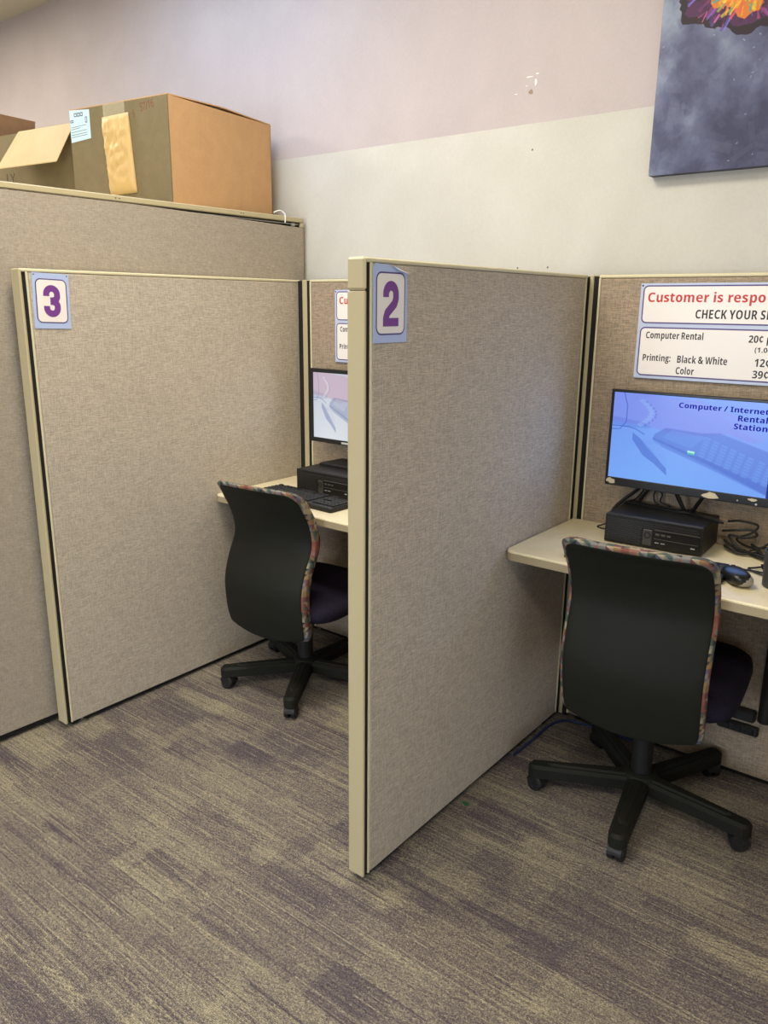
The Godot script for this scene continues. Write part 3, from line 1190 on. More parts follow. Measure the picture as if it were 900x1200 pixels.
func build_partitions() -> void:
	var W := 1.331
	var T := .0488
	partition("booth_partition", "woven beige partition with the number 2 card, nearest the camera", Vector3.ZERO, T, .004, 1.1554, .02, 1.594, true)
	partition("booth_partition", "woven beige partition with the number 3 card in front of the taller panel", Vector3(-W, 0, 0), T, -.024, 1.2268, .02, 1.594, false)
	partition("booth_partition", "woven beige partition closing the right side of the nearer booth", Vector3(1.331, 0, 0), T, .0, 1.1554, .02, 1.594, true)
	back_partition("woven back partition behind the desk and chair marked 3", -W + .072, -T - .016, 1.594)
	back_partition("woven back partition behind the desk with the wide blue screen", .033, 1.331 - T - .016, 1.594)
	corner_post("beige corner post where the number 3 partition meets the tall panel", -1.302, -1.274, 1.596)
	corner_post("beige corner post in the corner left of the wide blue screen", .001, .0165, 1.596)
	# the tall panel on the left, standing against the number 3 partition
	var o := thing("tall_partition", "tall grey beige fabric partition with cardboard boxes along its top", "partition", Vector3(-W - T - .002, 0, -.10), deg_to_rad(-1.4))
	var far := 0.0
	var near := 2.9
	var H := 1.8537
	var st := mb()
	span(st, Vector3(-.045, .01, far + .01), Vector3(-.010, H - .022, near - .01))
	obj("inner_frame", st, M.black_gap, o)
	var face := PackedVector2Array([V(-near, .030), V(-far - .004, .030), V(-far - .004, H - .040), V(-.85, H - .0215), V(-near, H - .0205)])
	st = mb()
	prism(st, face, -.010, 0.0, Transform3D(Basis(Vector3(0, 0, -1), Vector3.UP, Vector3.RIGHT), Vector3.ZERO), .003)
	obj("fabric_pad", st, M.tall_cloth, o)
	st = mb()
	span(st, Vector3(-.058, H - .020, far), Vector3(.003, H, near), .003)
	obj("top_cap", st, M.beige, o)
	st = mb()
	span(st, Vector3(-.052, H - .040, far), Vector3(.001, H - .0195, far + .02), .002)
	span(st, Vector3(-.052, .03, far), Vector3(-.003, H - .0395, far + .004), .001)
	obj("end_strip", st, M.beige, o)
	st = mb()
	span(st, Vector3(-.012, H - .030, far + .03), Vector3(-.004, H - .026, far + .7), .001)
	span(st, Vector3(-.012, H - .036, far + .05), Vector3(-.003, H - .024, far + .07), .001)
	obj("bare_rail", st, M.steel, o)
	for z: float in [.24, .253, .80, .815]:
		st = mb()
		lathe(st, [Vector2(.0022, 0), Vector2(.002, .0005), Vector2(0, .0005)], 10, Transform3D(Basis(Vector3.UP, Vector3.RIGHT, Vector3(0, 0, 1)), Vector3(.003, H - .010, z + .1)))
		obj("screw_hole", st, M.black_gap, o)
	# the cabinet that carries the boxes, on the far side of the tall panel
	o = thing("storage_cabinet", "plain beige cabinet top behind the tall partition under the cardboard boxes", "cabinet", Vector3(-1.46, 0, -.10))
	st = mb()
	span(st, Vector3(-1.05, .0, .02), Vector3(-.08, 1.80, 2.7), .004)
	obj("body", st, M.beige, o)
	st = mb()
	span(st, Vector3(-1.07, 1.80, .005), Vector3(-.06, 1.825, 2.72), .003)
	obj("top_board", st, M.laminate, o)

func build_booth_two() -> void:
	var top := .774
	worktop("beige worktop in the nearer booth under the wide blue screen", .004, 1.278, top, .487, .03)
	# a dark upright bar on the back partition below the worktop
	var o := thing("support_bar", "dark upright bar on the back partition under the nearer worktop", "support", Vector3(.705, 0, .028))
	var st := mb()
	lathe(st, [Vector2(0, .235), Vector2(.019, .235), Vector2(.021, .240), Vector2(.021, top - .038), Vector2(0, top - .038)], 18)
	obj("tube", st, M.dark_metal, o)
	st = mb()
	box(st, Vector3(0, top - .0350, 0), Vector3(.06, .006, .05), .002)
	obj("plate", st, M.dark_metal, o)
	computer("black desktop computer lying flat under the wide blue screen", Vector3(.203, top, .205), deg_to_rad(2.5))
	# the wide monitor
	o = thing("monitor", "wide black monitor with a bright blue screen on the nearer desk", "monitor", Vector3(.148, .935, .10), 0.0, "monitors on the booth desks")
	var w := .552
	var h := .309
	st = mb()
	frame(st, w, h, .009, .009, .009, .027, -.012, 0.0)
	obj("bezel", st, M.gloss_black, o)
	st = mb()
	span(st, Vector3(.002, .002, -.024), Vector3(w - .002, h - .002, -.010), .003)
	box(st, Vector3(w * HALF, h * .45, -.036), Vector3(.26, .16, .03), .008)
	obj("housing", st, M.black_plastic, o)
	var sw := w - .018
	var sh := h - .036
	var img := hand_picture(c8(124, 176, 255), c8(118, 156, 246), c8(64, 96, 200), c8(132, 148, 242), 1.0)
	for y in 360:
		for x in range(572, 640):
			img.set_pixel(x, y, c8(18, 34, 132))
	fill(img, [V(.455, .585), V(.495, .592), V(.495, .625), V(.455, .618)], Color(c8(190, 255, 225), .9))
	fill(img, [V(.455, .605), V(.495, .612), V(.495, .635), V(.455, .628)], Color(c8(70, 190, 190), .8))
	var m := mat(Color.BLACK, .25)
	m.emission_enabled = true
	m.emission_texture = ImageTexture.create_from_image(img)
	m.emission_energy_multiplier = 0.78
	var holder := Node3D.new()
	holder.name = "display"
	o.add_child(holder, true)
	holder.position = Vector3(.009, 0, -.003)
	screen_quad(sw, sh, 0.0, m, holder, .027)
	var blue := mat(c8(8, 6, 80), .6, 0, .2)
	blue.emission_enabled = true
	blue.emission = c8(8, 8, 150)
	blue.emission_energy_multiplier = .7
	lettering("Computer / Internet", holder, Vector3(.204, .027 + .2350, .0002), .252, .0205, blue, true)
	lettering("Rental", holder, Vector3(.376, .027 + .2155, .0002), .080, .0175, blue, true)
	lettering("Station", holder, Vector3(.367, .027 + .1915, .0002), .091, .0175, blue, true)
	var al := AreaLight3D.new()
	al.name = "screen_glow"
	al.area_size = V(sw, sh)
	al.light_energy = .10
	al.light_color = c8(140, 180, 255)
	al.area_range = 6.0
	al.area_attenuation = 2.0
	al.shadow_enabled = true
	holder.add_child(al)
	al.position = Vector3(sw * HALF, .027 + sh * HALF, .006)
	al.rotation.y = PI
	# remains of torn stickers and print on the lower bezel
	rng.seed = 5
	for s: Array in [[.020, .014, .016, .010], [.335, .013, .030, .010], [.452, .018, .013, .006]]:
		var pts := PackedVector2Array()
		for k in 11:
			var a := TAU * k / 11
			var r := rng.randf_range(.55, 1.1)
			pts.append(V(s[0] + cos(a) * s[2] * r, s[1] + sin(a) * s[3] * r))
		st = mb()
		prism(st, pts, 0, .0008)
		obj("torn_sticker", st, M.sticker if M.has("sticker") else mat(c8(196, 186, 160), .8), o)
	for s: Array in [[.412, .010, .002], [.464, .006, .003]]:
		st = mb()
		prism(st, rounded(s[2] * 2, s[2] * 2, s[2] * .9, 4, V(s[0], s[1])), 0, .001)
		obj("fleck", st, M.pale_print, o)
	# stand: splayed feet on the computer, two struts up to the housing
	st = mb()
	var base_y := top + .093 - .935
	for q: Array in [[.246, .205], [.272, .322]]:
		st = mb()
		tube(st, PackedVector3Array([Vector3(q[0], base_y + .010, -.054), Vector3(q[1], .03, -.030)]), .0065, 8)
		obj("strut", st, M.gloss_black, o)
	st = mb()
	box(st, Vector3(.259, base_y + .006, -.054), Vector3(.05, .010, .03), .003)
	obj("foot_bridge", st, M.gloss_black, o)
	for q: Array in [[.244, -.052, .052, -.068], [.276, -.050, .383, .004]]:
		st = mb()
		var d := Vector3(q[2] - q[0], 0, q[3] - q[1])
		var l := d.length()
		d = d / l
		prism(st, PackedVector2Array([V(0, .013), V(l - .012, .008), V(l, 0), V(l - .012, -.008), V(0, -.013)]), 0, .009, Transform3D(Basis(d, Vector3.UP.cross(d), Vector3.UP), Vector3(q[0], base_y + .0005, q[1])), .003)
		obj("foot", st, M.gloss_black, o)
	office_chair("dark office chair with patterned cloth edging at the nearer desk", Vector3(.434, 0, .326), deg_to_rad(6.1), 14.1, 0.0, 0.0)
	keyboard("black keyboard mostly hidden behind the chair at the nearer desk", Vector3(.388, top, .340), deg_to_rad(6))
	# mouse
	o = thing("computer_mouse", "glossy black mouse on the nearer worktop beside the keyboard", "mouse", Vector3(.640, top, .347), deg_to_rad(38))
	st = mb()
	cushion(st, Vector3(0, .0215, 0), Vector3(.031, .021, .054), .75, .85, 32, 12)
	obj("shell", st, M.gloss_black, o)
	st = mb()
	cushion(st, Vector3(.006, .0185, .026), Vector3(.0245, .017, .0285), .8, .8, 28, 10)
	obj("grey_panel", st, M.mouse_grey if M.has("mouse_grey") else mat(c8(150, 146, 138), .35, .2), o)
	st = mb()
	lathe(st, [Vector2(0, -.004), Vector2(.008, -.004), Vector2(.008, .004), Vector2(0, .004)], 14, Transform3D(Basis(Vector3.UP, Vector3.RIGHT, Vector3(0, 0, 1)), Vector3(0, .036, -.025)))
	obj("wheel", st, M.dark_metal, o)
	# cables
	cable("thin black cable looping from the mouse towards the back of the desk", [[.612, .783, .300], [.606, .790, .275], [.600, .780, .235], [.680, .780, .225], [.760, .780, .215], [.700, .780, .250], [.640, .780, .215], [.660, .781, .185], [.735, .790, .085], [.800, .90, .020]], .0028)
	cable("black cable lying along the back of the nearer desk right of the computer", [[.52, .80, .03], [.57, .78, .05], [.63, .785, .08], [.70, .781, .10], [.76, .785, .075], [.85, .782, .06], [.98, .80, .04]], .0045)
	cable("black cable coiled beside the right side of the computer", [[.515, .83, .04], [.56, .845, .06], [.60, .85, .055], [.615, .835, .05], [.58, .822, .05], [.54, .825, .06], [.58, .80, .09], [.64, .782, .07], [.73, .782, .05]], .004)
	cable("black cable bundle piled at the back corner behind the mouse", [[.53, .79, .06], [.58, .783, .09], [.63, .79, .06], [.60, .80, .03], [.66, .783, .08], [.72, .79, .045], [.68, .783, .09], [.78, .783, .07], [.90, .783, .05]], .0045)
	cable("thin black cable looping onto the right edge of the nearer desk", [[.73, .78, .13], [.755, .782, .17], [.77, .780, .22], [.80, .779, .26], [.86, .779, .24]], .003)
	cable("thick black monitor cable arching down left of the computer", [[.285, .950, .05], [.255, .935, .03], [.215, .90, .015], [.165, .85, .02], [.150, .81, .03], [.172, .79, .03], [.196, .782, .01]], .0055)
	cable("thin black cable curling left of the computer towards the post", [[.262, .93, .03], [.225, .88, .015], [.19, .865, .015], [.165, .845, .02], [.155, .815, .025], [.145, .79, .05], [.120, .777, .06], [.150, .777, .075], [.190, .782, .06]], .0026)
	cable("black power cable dropping straight behind the left of the computer", [[.275, .93, .035], [.235, .87, .02], [.21, .82, .012], [.195, .79, .010]], .006)
	cable("small black cable loop standing on top of the computer", [[.305, .872, .02], [.290, .885, .02], [.287, .91, .02], [.300, .922, .02], [.313, .908, .02], [.310, .885, .02], [.345, .872, .015]], .0028)
	cable("black cable tangled behind the computer on its right, crossing the bundle", [[.525, .86, .03], [.56, .868, .035], [.61, .862, .03], [.60, .84, .045], [.56, .815, .05], [.60, .79, .03], [.67, .80, .025], [.74, .785, .03], [.84, .80, .02]], .0035)
	cable("black cable dropping from the right end of the monitor to the bundle", [[.72, .95, .055], [.70, .90, .03], [.665, .84, .02], [.635, .80, .03], [.60, .782, .06], [.66, .781, .11], [.74, .782, .13], [.80, .781, .10]], .003)
	cable("black cable coiled twice on the desk behind the mouse", [[.66, .781, .16], [.72, .782, .13], [.78, .781, .16], [.75, .782, .20], [.68, .783, .20], [.67, .785, .165], [.73, .789, .14], [.80, .783, .18], [.88, .781, .16]], .003)
	# dark grey beaker at the right edge
	o = thing("pen_cup", "dark grey upright holder cut by the right edge of the photo", "holder", Vector3(.735, top, .310))
	st = mb()
	lathe(st, [Vector2(0, 0), Vector2(.034, 0), Vector2(.037, .004), Vector2(.040, .10), Vector2(.037, .10), Vector2(.034, .006), Vector2(0, .006)], 24)
	obj("body", st, M.cup_grey if M.has("cup_grey") else mat(c8(58, 58, 56), .5), o)
	# black outlet strip clipped on the back partition under the desk
	o = thing("power_strip", "black power strip lying low on the back partition under the nearer desk", "power strip", Vector3(.628, .185, .0125), 0.0)
	st = mb()
	box(st, Vector3(0, 0, 0), Vector3(.125, .030, .022), .004)
	obj("body", st, M.black_plastic, o)
	for k in 3:
		st = mb()
		box(st, Vector3(-.036 + k * .036, 0, .012), Vector3(.024, .022, .006), .002)
		obj("socket", st, M.case_metal, o)

	o = thing("power_adapter", "black adapter block above the power strip under the nearer desk", "adapter", Vector3(.640, .238, .018))
	st = mb()
	box(st, Vector3.ZERO, Vector3(.075, .036, .034), .005)
	obj("body", st, M.black_plastic, o)

func cable(label: String, p: Array, r: float) -> void:
	var pts: Array = []
	for q: Array in p:
		pts.append(Vector3(q[0], q[1], q[2]))
	var st := mb()
	tube(st, curve(pts, 7), r, 7)
	tag(obj("cable", st, M.black_plastic), label, "cable", "computer cables in the booths")

func build_booth_three() -> void:
	var top := .745
	worktop("beige worktop in the far booth behind the number 2 partition", -1.327, -.052, top, .502, .02)
	computer("black desktop computer lying flat on the far desk beside the keyboard", Vector3(-1.118, top, .245), 0.0)
	keyboard("black keyboard on the far desk in front of the flat computer", Vector3(-.975, top, .345), deg_to_rad(-3))
	var o := thing("monitor", "square black monitor with a pale washed picture on the far desk", "monitor", Vector3(-1.168, .930, .10), 0.0, "monitors on the booth desks")
	var w := .385
	var h := .307
	var st := mb()
	frame(st, w, h, .014, .014, .016, .019, -.016, 0.0)
	obj("bezel", st, M.black_plastic, o)
	st = mb()
	span(st, Vector3(.002, .002, -.035), Vector3(w - .002, h - .002, -.014), .004)
	box(st, Vector3(w * HALF, h * HALF, -.045), Vector3(.22, .18, .03), .008)
	obj("housing", st, M.black_plastic, o)
	var m := mat(Color.BLACK, .3)
	m.emission_enabled = true
	m.emission_texture = ImageTexture.create_from_image(hand_picture(c8(226, 232, 238), c8(200, 204, 222), c8(120, 134, 176), c8(206, 178, 196), 1.0))
	m.emission_energy_multiplier = .78
	var holder := Node3D.new()
	holder.name = "display"
	o.add_child(holder, true)
	holder.position = Vector3(.014, 0, -.004)
	screen_quad(w - .028, h - .035, 0.0, m, holder, .019)
	var al := AreaLight3D.new()
	al.name = "screen_glow"
	al.area_size = V(w - .03, h - .04)
	al.light_energy = .06
	al.light_color = c8(225, 230, 240)
	al.area_range = 6.0
	al.area_attenuation = 2.0
	al.shadow_enabled = true
	holder.add_child(al)
	al.position = Vector3((w - .028) * HALF, h * HALF, .006)
	al.rotation.y = PI
	st = mb()
	span(st, Vector3(w * HALF - .02, .005, .0), Vector3(w * HALF + .02, .013, .0008))
	obj("badge", st, M.pale_print, o)
	st = mb()
	span(st, Vector3(w * HALF - .03, top + .093 - .93 + .012, -.075), Vector3(w * HALF + .03, h * .6, -.055), .006)
	obj("stand_neck", st, M.black_plastic, o)
	st = mb()
	prism(st, PackedVector2Array([V(.075, .085), V(.085, .06), V(.075, -.06), V(w - .075, -.06), V(w - .085, .06), V(w - .075, .085)]), 0, .012, Transform3D(Basis(Vector3.RIGHT, Vector3(0, 0, -1), Vector3.UP), Vector3(0, top + .093 - .93 + .0005, -.03)), .004)
	obj("stand_base", st, M.black_plastic, o)
	office_chair("dark office chair with patterned cloth edging at the far desk", Vector3(-.938, .0, .392), deg_to_rad(5.2), -10.2, .062, -.15)
	cable("black cable hanging in a curve under the far desk", [[-.80, .70, .03], [-.74, .45, .03], [-.66, .25, .06], [-.55, .12, .08], [-.42, .10, .05]], .005)
	cable("pale grey cable curving along the floor under the far desk", [[-.78, .22, .03], [-.74, .14, .05], [-.66, .09, .05], [-.58, .085, .03]], .005)

func build_boxes() -> void:
	var base := 1.8255
	var rot := deg_to_rad(7.0)
	var ds := Vector3(-cos(rot), 0, sin(rot))
	var dz := Vector3(-sin(rot), 0, -cos(rot))
	var n1 := -dz
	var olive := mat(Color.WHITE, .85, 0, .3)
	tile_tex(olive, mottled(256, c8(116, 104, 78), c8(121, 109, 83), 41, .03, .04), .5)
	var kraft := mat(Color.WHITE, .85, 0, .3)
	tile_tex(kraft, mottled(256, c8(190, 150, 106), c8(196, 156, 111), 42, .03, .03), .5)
	var inside := mat(Color.WHITE, .85, 0, .3)
	tile_tex(inside, mottled(256, c8(184, 161, 120), c8(192, 169, 128), 43, .02, .02), .5)
	var brown := mat(Color.WHITE, .85, 0, .3)
	tile_tex(brown, mottled(256, c8(146, 110, 76), c8(160, 122, 84), 44, .02, .03), .5)
	# the large carton: olive front, kraft side
	var C := Vector3(-1.45, base, .5375)
	var o := thing("cardboard_box", "large closed carton with an olive front and an orange brown side", "box", C, 0.0, "cartons above the tall partition")
	var h := .405
	var ls := .545
	var lo := .592
	var t := .005
	var st := mb()
	sheet(st, [Vector3.ZERO, ds * ls, ds * ls + Vector3(0, h, 0), Vector3(0, h, 0)], dz * t)
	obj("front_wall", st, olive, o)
	st = mb()
	var k := dz * (t + .0004)
	sheet(st, [k, dz * lo, dz * lo + Vector3(0, h, 0), k + Vector3(0, h, 0)], ds * t)
	sheet(st, [ds * ls + k, ds * ls + dz * lo, ds * ls + dz * lo + Vector3(0, h, 0), ds * ls + k + Vector3(0, h, 0)], -ds * t)
	sheet(st, [dz * lo, dz * lo + ds * ls, dz * lo + ds * ls + Vector3(0, h, 0), dz * lo + Vector3(0, h, 0)], -dz * t)
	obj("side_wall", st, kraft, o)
	for s in 2:
		st = mb()
		var a := dz * (lo * s * HALF) + Vector3(0, h, 0) + dz * .002
		var up := Vector3(0, .010, 0)
		var e := dz * (lo * HALF - .004)
		if s == 0:
			sheet(st, [a, a + ds * ls, a + ds * ls + e + up, a + e + up], Vector3(0, .004, 0))
		else:
			sheet(st, [a + up, a + ds * ls + up, a + ds * ls + e, a + e], Vector3(0, .004, 0))
		obj("top_flap", st, kraft, o)
	st = mb()
	sheet(st, [Vector3(0, .001, 0), ds * ls, ds * ls + dz * lo, dz * lo], Vector3(0, .005, 0))
	obj("bottom", st, kraft, o)
	# print on the front: label, tape, handwriting. Local frame: x to the right along -ds
	var fr := Basis(-ds, Vector3.UP, n1)
	var org := ds * ls
	var xf := Transform3D(fr, org)
	st = mb()
	prism(st, PackedVector2Array([V(.002, h + .001), V(.002, h - .118), V(.120, h - .110), V(.120, h - .006)]), .0, .0008, xf)
	var lb := obj("shipping_label", st, mat(c8(186, 214, 226), .5), o)
	st = mb()
	for q: Array in [[.030, .012, .016, .014], [.048, .012, .016, .014], [.066, .012, .016, .014], [.006, .036, .018, .010], [.094, .030, .012, .022]]:
		ring(st, rounded(q[2], q[3], .002, 2, V(q[0] + q[2] * HALF, h - q[1] - q[3] * HALF)), rounded(q[2] - .006, q[3] - .006, .001, 2, V(q[0] + q[2] * HALF, h - q[1] - q[3] * HALF)), .0011, xf)
	for yy: float in [.062, .070, .080, .090, .098]:
		prism(st, PackedVector2Array([V(.008, h - yy), V(.100 if yy != .070 else .06, h - yy + .004), V(.100 if yy != .070 else .06, h - yy + .0025), V(.008, h - yy - .0015)]), .0008, .0011, xf)
	obj("label_print", st, mat(c8(54, 62, 88), .6), lb)
	var tape := mat(Color(.92, .88, .76, .22), .12)
	tape.transparency = BaseMaterial3D.TRANSPARENCY_ALPHA
	for q: Array in [[.20, h - .055, .12, .056], [.20, .002, .10, .05]]:
		st = mb()
		span(st, Vector3(0, 0, 0), Vector3(q[2], q[3], .0006))
		var tp := obj("clear_tape", st, tape, o)
		tp.transform = Transform3D(fr, xf * Vector3(q[0], q[1], .0002))
	var rust := mat(c8(120, 66, 48), .8)
	lettering("6", o, xf * Vector3(.365, h - .060, .0002), .010, .026, rust, false, fr * Basis(Vector3(0, 0, 1), .15), "marker_writing")
	lettering("57/16", o, xf * Vector3(.405, h - .044, .0002), .072, .028, rust, false, fr * Basis(Vector3(0, 0, 1), .12), "marker_writing")
	# padded envelope taped on the front
	var e := thing("padded_envelope", "yellow padded mailer taped upright on the front of the large carton", "envelope", C + org + n1 * .001 + Vector3(0, .078, 0))
	st = mb()
	st.set_smooth_group(1)
	var nn := 26
	var f := FastNoiseLite.new()
	f.seed = 8
	f.frequency = 1.0
	var P := func(i: int, j: int, back: bool) -> Vector3:
		var u := float(i) / nn
		var v := float(j) / nn
		var ed := pow(maxf(0, 1.0 - pow(absf(2 * u - 1), 5.0)), .5) * pow(maxf(0, 1.0 - pow(absf(2 * v - 1), 9.0)), .5)
		var z := .003 if back else .003 + (.016 + .008 * f.get_noise_2d(u * 3.2, v * 5.5) + .004 * f.get_noise_2d(u * 9.0 + 7, v * 15.0)) * ed
		var x := lerpf(.205, .352, u) - (v - HALF) * .022
		var y := lerpf(.0, .285, v) + (u - HALF) * .004
		return fr * Vector3(x, y, 0.0 if back else z)
	for i in nn:
		for j in nn:
			quad(st, P.call(i, j, false), P.call(i + 1, j, false), P.call(i + 1, j + 1, false), P.call(i, j + 1, false), n1)
			quad(st, P.call(i, j, true), P.call(i + 1, j, true), P.call(i + 1, j + 1, true), P.call(i, j + 1, true), -n1)
	for i in nn:
		for g: Array in [[i, 0, i + 1, 0, Vector3.DOWN], [i, nn, i + 1, nn, Vector3.UP], [0, i, 0, i + 1, ds], [nn, i, nn, i + 1, -ds]]:
			quad(st, P.call(g[0], g[1], true), P.call(g[2], g[3], true), P.call(g[2], g[3], false), P.call(g[0], g[1], false), g[4])
	obj("pouch", st, mat(c8(196, 164, 106), .5), e)
	# the open carton further left, its front flap folded out
	open_box(base, ds, dz, olive, inside, brown)

func open_box(base: float, ds: Vector3, dz: Vector3, olive: Material, inside: Material, brown: Material) -> void:
	var n1 := -dz
	var right := Vector3(-2.1, 0, .517)
	var left := 0.60
	var flap := .373
	var deep := .24
	var high := .385
	var t := .005
	var at := Vector3(right.x, base, right.z)
	var o := thing("cardboard_box", "open carton at the left edge with a pale flap folded out", "box", at, 0.0, "cartons above the tall partition")
	var up := Vector3(0, high, 0)
	var st := mb()
	sheet(st, [Vector3.ZERO, ds * left, ds * left + up, up], dz * t)
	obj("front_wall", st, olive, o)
	st = mb()
	var k := dz * (t + .0004)
	sheet(st, [k, dz * deep, dz * deep + up, k + up], ds * t)
	sheet(st, [ds * left + k, ds * left + dz * deep, ds * left + dz * deep + up, ds * left + k + up], -ds * t)
	sheet(st, [dz * deep, dz * deep + ds * left, dz * deep + ds * left + up, dz * deep + up], -dz * t)
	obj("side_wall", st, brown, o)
	st = mb()
	sheet(st, [Vector3(0, .001, 0), ds * left, ds * left + dz * deep, dz * deep], Vector3(0, .005, 0))
	obj("bottom", st, brown, o)
	var fall := (n1 * .103 + Vector3(0, -.160, 0))
	st = mb()
	sheet(st, [up + Vector3(0, .002, 0), up + ds * flap + Vector3(0, .002, 0), up + ds * (flap + .03) + fall, up + fall], Vector3(0, .004, 0))
	obj("front_flap", st, inside, o)
	st = mb()
	var lift := dz * .10 + Vector3(0, .022, 0)
	sheet(st, [up + dz * deep, up + dz * deep + ds * left * .8, up + dz * deep + ds * left * .8 + lift, up + dz * deep + lift], Vector3(0, .004, 0))
	obj("back_flap", st, brown, o)
	var xf := Transform3D(Basis(-ds, Vector3.UP, n1), ds * left)
	lettering("LY", o, xf * Vector3(.112, .188, .0002), .060, .036, mat(c8(60, 50, 44), .8), false, xf.basis, "marker_writing")
	st = mb()
	var raise_ := Vector3(.03, .108, 0)
	sheet(st, [up + ds * left, up + ds * left + dz * deep, up + ds * left + dz * deep + raise_, up + ds * left + raise_], Vector3(-.004, .001, 0))
	obj("side_flap", st, brown, o)

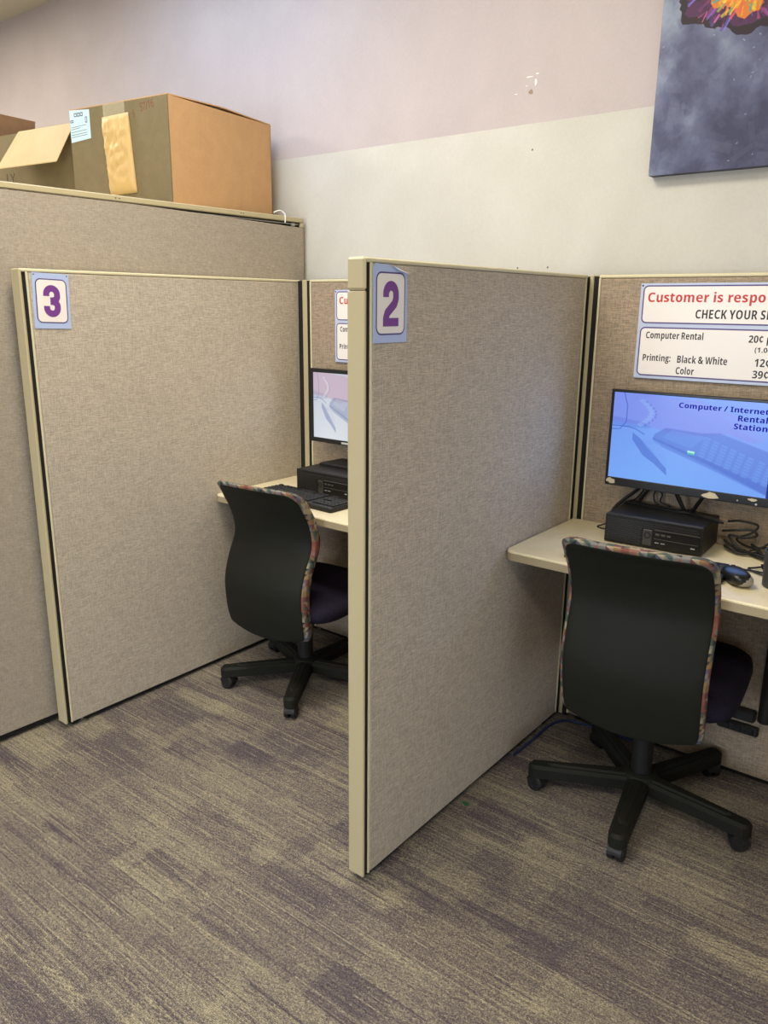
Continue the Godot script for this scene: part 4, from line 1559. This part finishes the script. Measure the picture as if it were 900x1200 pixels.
func build_painting() -> void:
	var n := 768
	var W := .76
	var H := 1.02
	var img := Image.create(n, 1024, false, Image.FORMAT_RGB8)
	var f := FastNoiseLite.new()
	f.seed = 12
	f.frequency = .0052
	f.fractal_octaves = 5
	var g := FastNoiseLite.new()
	g.seed = 14
	g.frequency = .012
	g.fractal_octaves = 4
	g.domain_warp_enabled = true
	g.domain_warp_amplitude = 50.0
	var lightc := c8(140, 150, 166)
	var midc := c8(94, 99, 126)
	var darkc := c8(58, 60, 86)
	for y in 1024:
		for x in n:
			var t := f.get_noise_2d(x, y * .8) * .60 + g.get_noise_2d(x, y) * .20 + .52 - x * .0005 + (.10 if y < 640 else .10 - (y - 640) * .0009) + maxf(0, .25 - x * .003)
			var c := darkc.lerp(midc, clampf(t * 2.0, 0, 1)).lerp(lightc, clampf(t * 2.0 - 1.0, 0, 1))
			img.set_pixel(x, y, c)
	# a flower head: ragged dark purple petals, bright orange and yellow heart
	var cx := .30
	var cy := .505
	rng.seed = 31
	var layer := func(rx: float, ry: float, c: Color, jag: float, steps: int, dx: float, dy: float) -> void:
		var pts: Array = []
		for i in steps:
			var a := TAU * i / steps
			var r := 1.0 + .09 * sin(a * 5.0 + 1.0) + .04 * sin(a * 13.0) + rng.randf_range(-jag, jag)
			pts.append(V(cx + dx + cos(a) * rx * r, cy + dy + sin(a) * ry * r))
		fill(img, pts, c)
	var dabs := func(count: int, r_lo: float, r_hi: float, rx: float, ry: float, cols: Array, long: float, wide: float) -> void:
		for i in count:
			var a := rng.randf() * TAU
			var k := sqrt(rng.randf_range(r_lo * r_lo, r_hi * r_hi))
			var q := V(cx + cos(a) * rx * k, cy + sin(a) * ry * k)
			var out := V(cos(a + rng.randf_range(-.5, .5)) * long, sin(a + rng.randf_range(-.5, .5)) * long * .7)
			stroke(img, [q - out * HALF, q + out * HALF], rng.randf_range(.3, 1.0) * wide, Color(cols[rng.randi() % cols.size()], rng.randf_range(.5, .95)))
	for i in 260:
		var q := V(rng.randf(), rng.randf_range(.45, 1.0))
		var tone: Color = img.get_pixel(int(q.x * (n - 1)), int(q.y * 1023)).lerp([c8(150, 158, 172), c8(70, 70, 98), c8(104, 112, 140)][rng.randi() % 3], rng.randf_range(.1, .35))
		var turn := rng.randf() * TAU
		stroke(img, [q, q + V(cos(turn), sin(turn) * .7) * rng.randf_range(.02, .09)], rng.randf_range(.01, .04), Color(tone, .35))
	layer.call(.238, .137, c8(38, 24, 34), .035, 90, 0.0, 0.0)
	layer.call(.212, .120, c8(74, 34, 72), .03, 60, -.004, -.003)
	dabs.call(150, .5, .95, .212, .120, [c8(96, 44, 96), c8(58, 28, 56), c8(84, 76, 150), c8(150, 60, 108), c8(46, 26, 44), c8(120, 56, 120)], .05, .012)
	dabs.call(24, .78, .98, .212, .120, [c8(96, 100, 190), c8(204, 96, 136), c8(120, 110, 200)], .04, .008)
	layer.call(.128, .092, c8(206, 116, 40), .10, 34, .0, .0)
	dabs.call(240, .0, 1.05, .124, .090, [c8(232, 186, 40), c8(206, 196, 50), c8(226, 116, 48), c8(214, 92, 70), c8(236, 154, 56), c8(180, 170, 40), c8(222, 88, 104), c8(232, 200, 80)], .035, .012)
	dabs.call(14, .5, 1.0, .124, .09, [c8(70, 150, 150), c8(110, 160, 90)], .03, .010)
	for i in 30:
		var q := V(rng.randf(), rng.randf_range(.5, 1.0))
		stroke(img, [q, q + V(rng.randf_range(-.01, .01), rng.randf_range(-.006, .006))], .003, Color(c8(196, 202, 214), .5))
	soften(img, 2)
	var o := thing("painting", "blue grey canvas painting with a purple and orange flower on the wall", "painting", Vector3(.134, 1.894, -.119))
	var st := mb()
	st.set_smooth_group(-1)
	var d := .036
	var edge := 0.0
	var p := [Vector3(0, 0, d), Vector3(W, 0, d), Vector3(W, H, d), Vector3(0, H, d)]
	var uv := [V(0, 1), V(1, 1), V(1, 0), V(0, 0)]
	for k: int in [0, 2, 1, 0, 3, 2]:
		st.set_uv(uv[k])
		st.add_vertex(p[k])
	var m := mat(Color.WHITE, .55, 0, .4)
	m.albedo_texture = ImageTexture.create_from_image(img)
	obj("picture", st, m, o)
	st = mb()
	span(st, Vector3(0, 0, edge), Vector3(W, H, d - .0005), .001)
	obj("canvas_edge", st, mat(c8(62, 64, 88), .6), o)

func build_small_things() -> void:
	# a white cable tie over the tall panel's cap
	var st := mb()
	tube(st, curve([Vector3(-1.386, 1.862, .075), Vector3(-1.384, 1.870, .055), Vector3(-1.383, 1.872, .035), Vector3(-1.377, 1.862, .022), Vector3(-1.374, 1.848, .020), Vector3(-1.375, 1.826, .021)]), .0028, 8)
	tag(obj("cable_tie", st, M.white_paint), "white cable tie over the far end of the tall panel's cap", "cable tie")
	# a scrap of green on the carpet
	st = mb()
	var pts := PackedVector2Array()
	rng.seed = 3
	for k in 8:
		pts.append(V(cos(TAU * k / 8), sin(TAU * k / 8) * .6) * .014 * rng.randf_range(.6, 1.1))
	prism(st, pts, 0, .003, Transform3D(Basis(Vector3.RIGHT, Vector3(0, 0, -1), Vector3.UP), Vector3(.026, .001, .687)))
	tag(obj("green_scrap", st, mat(c8(24, 92, 52), .7)), "small green scrap on the carpet beside the number 2 partition", "litter")
	# blue cable along the foot of the number 2 partition
	st = mb()
	tube(st, curve([Vector3(.012, .008, .36), Vector3(.016, .007, .22), Vector3(.018, .007, .10), Vector3(.05, .007, .03), Vector3(.14, .007, .014), Vector3(.3, .007, .012)]), .0045, 8)
	tag(obj("cable", st, mat(c8(28, 44, 92), .5)), "dark blue cable along the foot of the number 2 partition", "cable")
	number_card(2, "number 2 card with a curled top corner on the nearer partition", Vector3(.0005, 1.497, 1.064), .0, true)
	number_card(3, "number 3 card pinned on the farther partition", Vector3(-1.3305, 1.496, 1.127), -.03, false)
	price_sign("white and blue price sign above the wide blue screen", Vector3(.177, 1.567, .001))
	price_sign("white and blue price sign half hidden behind the number 2 partition", Vector3(-1.110, 1.552, .001))
